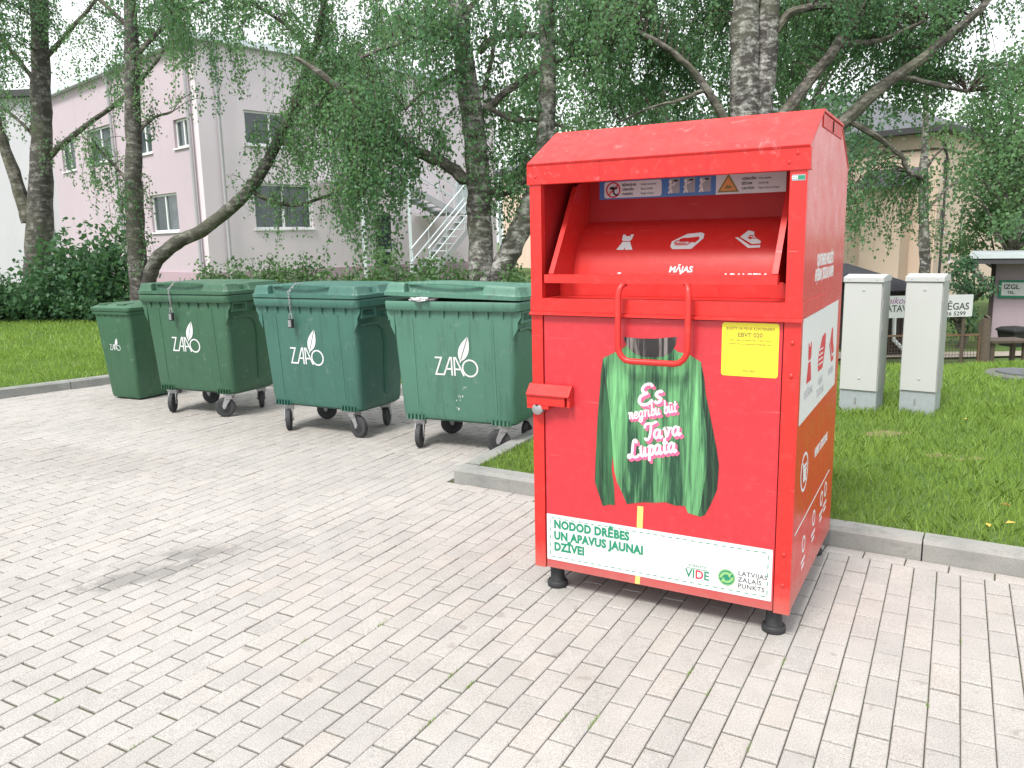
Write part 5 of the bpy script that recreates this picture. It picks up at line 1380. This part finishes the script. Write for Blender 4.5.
def stairs():
    root = empty('metal_staircase', (0, 0, 0)); tag(root, 'grey metal outdoor staircase with railings against the pink building wall', 'staircase')
    w = RW
    off = lambda o_: Wall(w.o+w.n*o_, w.d, w.n)
    mid = off(2.0); sA, sB = mid.s_at(389), mid.s_at(447); zA, zB = mid.z_at(389, 181), mid.z_at(447, 214)
    bm = BM(); o0, o1 = 1.5, 2.5
    for o_ in (o0, o1):
        bm = BM(); bar(bm, w.p(sA, zA, o_), w.p(sB, zB, o_), .05, .22); fixn(bm); obj('stringer', bm, M['drain'], root)
    n = 8
    for i in range(n):
        t = (i+.5)/n; s = sA+(sB-sA)*t; z = zA+(zB-zA)*t+.02; bm = BM(); wbox(bm, w, s-.14, s+.14, z, z+.04, o0+.03, o1-.03); fixn(bm); obj('tread', bm, M['alu'], root)
    bm = BM(); wbox(bm, w, sA-1.6, sA, zA-.02, zA+.08, .1, o1+.05); fixn(bm); obj('landing', bm, M['drain'], root)
    bm = BM(); wbox(bm, w, sB, sB+1.2, zB-.02, zB+.06, .1, o1+1.3); fixn(bm); obj('landing', bm, M['drain'], root)
    fr = off(2.58); sp = fr.s_at(409)
    for s, o_, z1 in ((sp, 2.58, fr.z_at(409, 176)), (sA-1.5, o1, zA), (sB+1.1, o1+1.2, zB)):
        bm = BM(); bar(bm, w.p(s, 0, o_), w.p(s, z1, o_), .11, .11, Vector((1, 0, 0))); obj('post', bm, M['alu'], root)
    # lower flight in front, going back down to the left
    lo = off(3.2); sC, zC = lo.s_at(417), lo.z_at(417, 278); q0, q1 = 2.75, 3.7
    for o_ in (q0, q1):
        bm = BM(); bar(bm, w.p(sB+.2, zB, o_), w.p(sC, zC, o_), .05, .20); fixn(bm); obj('stringer', bm, M['drain'], root)
    for i in range(9):
        t = (i+.5)/9; s = sB+.2+(sC-sB-.2)*t; z = zB+(zC-zB)*t+.02; bm = BM(); wbox(bm, w, s-.13, s+.13, z, z+.035, q0+.03, q1-.03); fixn(bm); obj('tread', bm, M['alu'], root)
    for (a, za, c, zc, o_) in ((sA, zA, sB, zB, o1), (sB+.2, zB, sC, zC, q0), (sB+.2, zB, sC, zC, q1)):
        bm = BM()
        for h in (.55, 1.0): tube(bm, [w.p(a, za+h, o_), w.p(c, zc+h, o_)], .028, 8)
        for t in (.03, .35, .68, .97): tube(bm, [w.p(a+(c-a)*t, za+(zc-za)*t, o_), w.p(a+(c-a)*t, za+(zc-za)*t+1.0, o_)], .022, 8)
        fixn(bm); obj('railing', bm, M['alu'], root, smooth=True)
    bm = BM(); wbox(bm, w, sB+.05, sB+1.2, zB+.06, zB+1.15, o1-.02, o1+.02); fixn(bm); obj('landing_panel', bm, M['alu'], root)
stairs()

def peach_house():
    root = empty('peach_house', (0, 0, 0)); tag(root, 'peach rendered two storey house with a dark hipped slate roof, right of the red container', 'house')
    c = at(935, 200, 32); o = (c.x, c.y); zg = -1.3; top = at(935, 129, 32).z
    Lw = Wall(o, (-.70, .71), (-.71, -.70)); Rw = Wall(o, (.71, .70), (.70, -.71))
    hr = []
    for x0, x1, y0, y1 in ((941, 946, 208, 232), (941, 947, 158, 180), (962, 967, 205, 240), (952, 958, 242, 262)):
        sa, sb = sorted((Rw.s_at(x0), Rw.s_at(x1))); hr.append((sa, sb, at((x0+x1)/2, y1, (Rw.p((sa+sb)/2, 0)).y).z, at((x0+x1)/2, y0, (Rw.p((sa+sb)/2, 0)).y).z))
    build_wall(Rw, .302, 11, zg, top, hr, M['peach'], root)
    for h in hr: window(Rw, h, root, (), True, .06, False)
    hl = []
    for k in range(4):
        for z in (.6, 3.4): hl.append((5.0+k*4.4, 6.2+k*4.4, z, z+1.5))
    build_wall(Lw, 0, 24, zg, top, hl, M['peach'], root)
    for h in hl: window(Lw, h, root, (.5,), True, .07, True)
    bm = BM(); wbox(bm, Lw, -.04, 24, top-.75, top-.68, .003, .04); wbox(bm, Rw, -.003, 11, top-.75, top-.68, .003, .04); fixn(bm); obj('string_course', bm, M['wood'], root)
    bm = BM(); wbox(bm, Rw, .05, .50, zg, top-.02, .003, .07); fixn(bm); obj('pilaster', bm, M['peach'], root)
    # hipped roof
    ov = .55; e = [Lw.p(-ov, 0, ov), None, None, None]
    A = Vector((o[0], o[1], 0)); dl = Vector((Lw.d[0], Lw.d[1], 0)); dr = Vector((Rw.d[0], Rw.d[1], 0))
    P = [A-dl*ov-dr*ov, A-dl*ov+dr*(11+ov), A+dl*(24+ov)+dr*(11+ov), A+dl*(24+ov)-dr*ov]
    zt = top+.10; R0 = A+dl*5.5+dr*5.5+Vector((0, 0, zt+2.5)); R1 = A+dl*18.5+dr*5.5+Vector((0, 0, zt+2.5))
    bm = BM(); lo = [bm.verts.new((p.x, p.y, top-.12)) for p in P]; hi = [bm.verts.new((p.x, p.y, zt)) for p in P]; r0 = bm.verts.new(R0); r1 = bm.verts.new(R1)
    bm.faces.new(lo[::-1])
    for i in range(4): bm.faces.new((lo[i], lo[(i+1) % 4], hi[(i+1) % 4], hi[i])).material_index = 1
    bm.faces.new((hi[0], hi[1], r0)); bm.faces.new((hi[1], hi[2], r1, r0)); bm.faces.new((hi[2], hi[3], r1)); bm.faces.new((hi[3], hi[0], r0, r1)); fixn(bm)
    obj('roof', bm, [M['roof'], M['eave']], root)
    # porch bay with its own grey roof
    s0, s1 = Lw.s_at(912), Lw.s_at(872); s0, s1 = sorted((s0, s1)); zb = at(892, 186, Lw.p(s0, 0).y-1).z
    bm = BM(); wbox(bm, Lw, s0, s1, zg, zb, .002, 1.0); fixn(bm); bay = obj('bay', bm, M['peach'], root)
    bm = BM(); vs = [Lw.p(s0-.2, zb, 1.3), Lw.p(s1+.2, zb, 1.3), Lw.p(s1+.2, zb+.75, .004), Lw.p(s0-.2, zb+.75, .004), Lw.p(s0-.2, zb, .004), Lw.p(s1+.2, zb, .004)]
    v = [bm.verts.new(p+Vector((0, 0, .004))) for p in vs]; [bm.faces.new([v[i] for i in f]) for f in ((0, 1, 2, 3), (0, 4, 5, 1), (0, 3, 4), (1, 5, 2), (2, 5, 4, 3))]; fixn(bm); obj('bay_roof', bm, M['roof'], bay)
    bm = BM(); s = .62; tube(bm, [Rw.p(s-.8, top-.15, .1), Rw.p(s, top-1.0, .14), Rw.p(s, zg, .14)], .05, 8); fixn(bm); obj('drainpipe', bm, M['eave'], root, smooth=True)
peach_house()

def kiosk():
    Y = 22.0; c = at(991, 300, Y); root = empty('kiosk', (c.x, c.y, 0)); root.location = (0, 0, 0)
    tag(root, 'low mauve rendered kiosk with a flat white edged roof at the right edge', 'kiosk')
    w = Wall((c.x, c.y), (.86, -.51), (-.51, -.86)); zg = gz(c.x, c.y)-.1; top = at(991, 263, Y).z
    build_wall(w, 0, 6, zg, top, [], M['kiosk'], root); w2 = Wall((c.x, c.y), (.51, .86), (-.86, .51)); build_wall(w2, .302, 4, zg, top, [], M['kiosk'], root)
    bm = BM(); wbox(bm, w, -.55, 6.5, top+.003, top+.14, -4, .8); fixn(bm); rf = obj('roof', bm, M['eave'], root)
    bm = BM(); wbox(bm, w, -.58, 6.53, top+.143, top+.25, -4, .83); fixn(bm); obj('roof_edge', bm, M['alu'], rf)
    bm = BM(); bar(bm, w.p(-.6, top-.05, .6), w.p(.0, top-.75, .05), .06, .06); obj('brace', bm, M['wood'], root)
    bm = BM(); wbox(bm, w, -.05, .06, zg, top, .003, .08); obj('corner_board', bm, M['darkwood'], root)
    # green framed sign
    s0, s1 = w.s_at(1009), w.s_at(1040); yy_ = w.p(s0, 0).y; z0, z1 = at(1016, 295, yy_).z, at(1016, 282, yy_).z
    sg = empty('green_sign', (0, 0, 0)); tag(sg, 'white sign with a green frame mounted on the mauve kiosk wall', 'sign')
    bm = BM(); wbox(bm, w, s0-.06, s1+.06, z0-.06, z1+.06, .01, .05); fixn(bm); obj('frame', bm, M['ink_green'], sg, bevel=.015)
    bm = BM(); wbox(bm, w, s0, s1, z0, z1, .052, .06); fixn(bm); bd = obj('board', bm, M['white'], sg)
    def pl(s, z): return lambda a, b, d: tuple(w.p(s+a, z+b, .062+d))
    bm = text_bm('IZGL', .17, pl(s0+.05, z1-.12), .005, align='LEFT'); text_bm('TEL.', .10, pl(s0+.14, z0+.08), .003, align='LEFT', bm=bm); obj('lettering', bm, M['ink_dark'], bd)
kiosk()

def yard_things():
    # dark shed with a corrugated roof
    Y = 19.0; c = at(884, 300, Y); zg = gz(c.x, c.y)-.1; w = Wall((c.x, c.y), (1, .25), (.25, -1))
    root = empty('shed', (0, 0, 0)); tag(root, 'dark boarded shed with a grey corrugated roof behind the cabinets', 'shed')
    s1 = w.s_at(915); top = at(900, 285, Y).z; bm = BM()
    n = int(s1/.16)
    for i in range(n): wbox(bm, w, i*s1/n+.006, (i+1)*s1/n-.006, zg, top, -.03, -.002+.008*(i % 2))
    wbox(bm, w, 0, s1, zg, top-.01, -2.4, -.032); fixn(bm); obj('wall', bm, M['darkwood'], root)
    bm = BM(); m = 60; a, b = [], []
    for i in range(m+1):
        s = -.7+(s1+.9)*i/m; wv = .028*math.sin(i*PI*.66)
        a.append(bm.verts.new(w.p(s, top-.10+wv, .5))); b.append(bm.verts.new(w.p(s, top+.42+wv, -2.6)))
    for i in range(m): bm.faces.new((a[i], a[i+1], b[i+1], b[i]))
    bmesh.ops.solidify(bm, geom=bm.faces[:], thickness=.02); fixn(bm); obj('roof', bm, M['roof'], root)
    bm = BM(); tube(bm, [w.p(.28, top-.75, .04), w.p(.30, zg+.5, .04), w.p(.55, zg+.2, .2)], .05, 8); fixn(bm); obj('downpipe', bm, M['pvc'], root, smooth=True)
    # fence of framed mesh panels with posts
    Y = 16.0; root = empty('mesh_fence', (0, 0, 0)); tag(root, 'low rusty framed wire mesh fence at the far edge of the right lawn', 'fence')
    xs = [at(px, 350, Y).x for px in (846, 913, 980)]; zt = lambda x: gz(x, Y)
    for x0, x1 in zip(xs, xs[1:]):
        b0, b1 = zt(x0)+.05, zt(x1)+.05; h = .86; bm = BM()
        for a, c in (((x0+.03, Y, b0), (x1-.03, Y, b1)), ((x0+.03, Y, b0+h), (x1-.03, Y, b1+h)), ((x0+.03, Y, b0), (x0+.03, Y, b0+h)), ((x1-.03, Y, b1), (x1-.03, Y, b1+h))): bar(bm, a, c, .035, .035, Vector((0, 1, 0)))
        fixn(bm); fr = obj('panel_frame', bm, plain('rusty_steel', (.20, .12, .07), .8, var=.3, nscale=20), root)
        bm = BM(); k = 0
        for i in range(1, 22):
            t = i/22; x = x0+(x1-x0)*t; z = b0+(b1-b0)*t; bar(bm, (x, Y+.006, z), (x, Y+.006, z+h), .006, .006, Vector((0, 1, 0)))
        for i in range(1, 13):
            z = h*i/13; bar(bm, (x0, Y-.002, b0+z), (x1, Y-.002, b1+z), .006, .006, Vector((0, 1, 0)))
        obj('wire_mesh', bm, M['wood'], fr)
    for px in (914, 963, 980):
        p = at(px, 350, Y); bm = BM(); tube(bm, [(p.x, Y+.05, zt(p.x)-.1), (p.x, Y+.05, zt(p.x)+1.15)], .035, 8); fixn(bm); obj('post', bm, M['wood'], root)
    # banner
    Yb = 15.85; p0, p1 = at(880, 306, Yb), at(972.5, 306, Yb); z0, z1 = at(940, 317, Yb).z, at(940, 295, Yb).z
    root = empty('banner', (0, 0, 0)); tag(root, 'white lettered banner fixed to the fence posts behind the cabinets', 'banner')
    bm = BM(); box(bm, p0.x, p1.x, Yb-.01, Yb+.01, z0, z1); sh = obj('sheet', bm, M['white'], root, bevel=.003)
    def pl(x, z): return lambda a, b, d: (x+a, Yb-.0115-d, z+b)
    zz = lambda py: at(940, py, Yb).z; xx = lambda px: at(px, 306, Yb).x
    bm = text_bm('ATAV', .185, pl(xx(886.5), zz(308)), .0030, align='LEFT', sx=.86); text_bm('LĒGAS', .190, pl(xx(969), zz(307)), .0030, align='RIGHT', sx=.92, bm=bm); text_bm('26 5299', .11, pl(xx(966), zz(314)), .002, align='RIGHT', sx=1.1, bm=bm); obj('lettering', bm, M['ink_dark'], sh)
    bm = text_bm('nikola', .18, pl(xx(886.5), zz(300)), .001, .35, align='LEFT'); obj('script_lettering', bm, M['ink_mauve'], sh)
    bm = BM()
    for px in (884, 966): x = xx(px); tube(bm, [(x, Yb+.045, gz(x, Yb)-.1), (x, Yb+.045, z1+.03)], .03, 8)
    fixn(bm); obj('post', bm, M['wood'], root)
    # wooden gate post and rail
    Yp = 15.6; p = at(985, 340, Yp); root = empty('wooden_post', (p.x, p.y, gz(p.x, p.y))); tag(root, 'thick weathered wooden post at the end of the mesh fence', 'post')
    h = at(985, 318, Yp).z-gz(p.x, p.y); bm = BM(); tube(bm, [(0, 0, -.1), (.01, 0, h*.5), (0, .01, h)], [.095, .09, .08], 10); fixn(bm); obj('shaft', bm, M['wood'], root, smooth=True)
    bm = BM(); tube(bm, [(0, 0, h+.001), (.02, 0, h+.02), (.03, 0, h+.04)], [.08, .06, .02], 10); fixn(bm); obj('worn_top', bm, M['wood'], root, smooth=True)
    # garden table, dark bin, manhole slab
    Yt = 16.8; p = at(1003, 342, Yt); root = empty('wooden_table', (p.x, p.y, gz(p.x, p.y))); tag(root, 'rough wooden table with plank top right of the wooden post', 'table')
    h = at(1003, 339, Yt).z-gz(p.x, p.y); bm = BM()
    for k in range(3): box(bm, -.42, .42, -.3+k*.2, -.11+k*.2, h-.05, h)
    obj('top', bm, M['wood'], root, bevel=.006)
    for x, y in ((-.34, -.2), (.34, -.2), (-.34, .2), (.34, .2)):
        bm = BM(); box(bm, x-.04, x+.04, y-.04, y+.04, -.1, h-.052); obj('leg', bm, M['wood'], root)
    Yt = 20.6; p = at(1014, 340, Yt); root = empty('dark_bin', (p.x, p.y, gz(p.x, p.y)), .2); tag(root, 'dark lidded bin standing against the mauve kiosk wall', 'bin')
    bm = loft(BM(), [rr_section(.22, -.25, .25, .04, 0), rr_section(.29, -.3, .3, .05, .38)]); fixn(bm); obj('body', bm, M['rubber'], root, smooth=True)
    bm = loft(BM(), [rr_section(.32, -.33, .32, .05, .383), rr_section(.32, -.33, .32, .05, .43), rr_section(.24, -.25, .25, .06, .48)]); fixn(bm); obj('lid', bm, M['rubber'], root, smooth=True)
    d = at(1020, 379, 1)-Vector((0, 0, CAM_H)); t = (.06-CAM_H)/d.z; p = Vector((0, 0, CAM_H))+d*t
    root = empty('manhole', (p.x, p.y, gz(p.x, p.y)+.0)); tag(root, 'round grey concrete manhole slab in the grass at the right edge', 'manhole')
    bm = BM(); lathe(bm, [(.36, -.05), (.36, .03), (.34, .045)], (0, 0, 0), 'z', 32); obj('slab', bm, plain('slab_concrete', (.13, .13, .125), .9, var=.25, nscale=12), root)
    bm = BM(); lathe(bm, [(.24, .0455), (.24, .06), (.22, .065)], (0, 0, 0), 'z', 28); obj('cover', bm, M['roof'], root)
yard_things()
# ================================================================== LIGHT
def light():
    w = bpy.data.worlds.new('World'); scene.world = w; w.use_nodes = True; nt = w.node_tree
    bg = nt.nodes['Background']
    sky = N(nt, 'ShaderNodeTexSky'); sky.sky_type = 'NISHITA'; sky.sun_disc = False
    el, az = math.radians(55), math.radians(215)          # azimuth clockwise from +Y
    sky.sun_elevation = el; sky.sun_rotation = az; sky.dust_density = 4; sky.air_density = 1.0; sky.ozone_density = 1.0
    tc = N(nt, 'ShaderNodeTexCoord'); mp = N(nt, 'ShaderNodeMapping'); mp.inputs['Scale'].default_value = (1, 1, 2.5); L(nt, tc.outputs['Generated'], mp.inputs['Vector'])
    cl = ramp(nt, noise(nt, mp.outputs[0], 2.2, 7, .6, .3), [(.30, .80), (.62, 1.0)])
    hs = N(nt, 'ShaderNodeHueSaturation'); hs.inputs['Saturation'].default_value = .55; hs.inputs['Value'].default_value = 1.3; L(nt, sky.outputs[0], hs.inputs['Color'])
    cloud = mix(nt, 1, (CLOUD*.97, CLOUD*.99, CLOUD*1.02), cl, 'MULTIPLY')
    c = mix(nt, cl, hs.outputs[0], cloud)
    L(nt, c, bg.inputs['Color']); bg.inputs['Strength'].default_value = .12
    s = bpy.data.lights.new('sun', 'SUN'); s.energy = 2.0; s.angle = math.radians(15); s.color = (1, .96, .90)
    o = bpy.data.objects.new('sun', s); COL.objects.link(o)
    d = Vector((math.sin(az)*math.cos(el), math.cos(az)*math.cos(el), math.sin(el)))
    o.rotation_euler = d.to_track_quat('Z', 'Y').to_euler(); o.location = d*40
    scene.view_settings.view_transform = 'Standard'; scene.view_settings.look = 'None'
    scene.view_settings.exposure = EXPO; scene.view_settings.gamma = 1
    scene.render.engine = 'CYCLES'
    scene.cycles.max_bounces = 8; scene.cycles.diffuse_bounces = 3; scene.cycles.transparent_max_bounces = 6
    scene.render.resolution_x = 1024; scene.render.resolution_y = 768
CLOUD, EXPO = 6.8, 1.08
light()
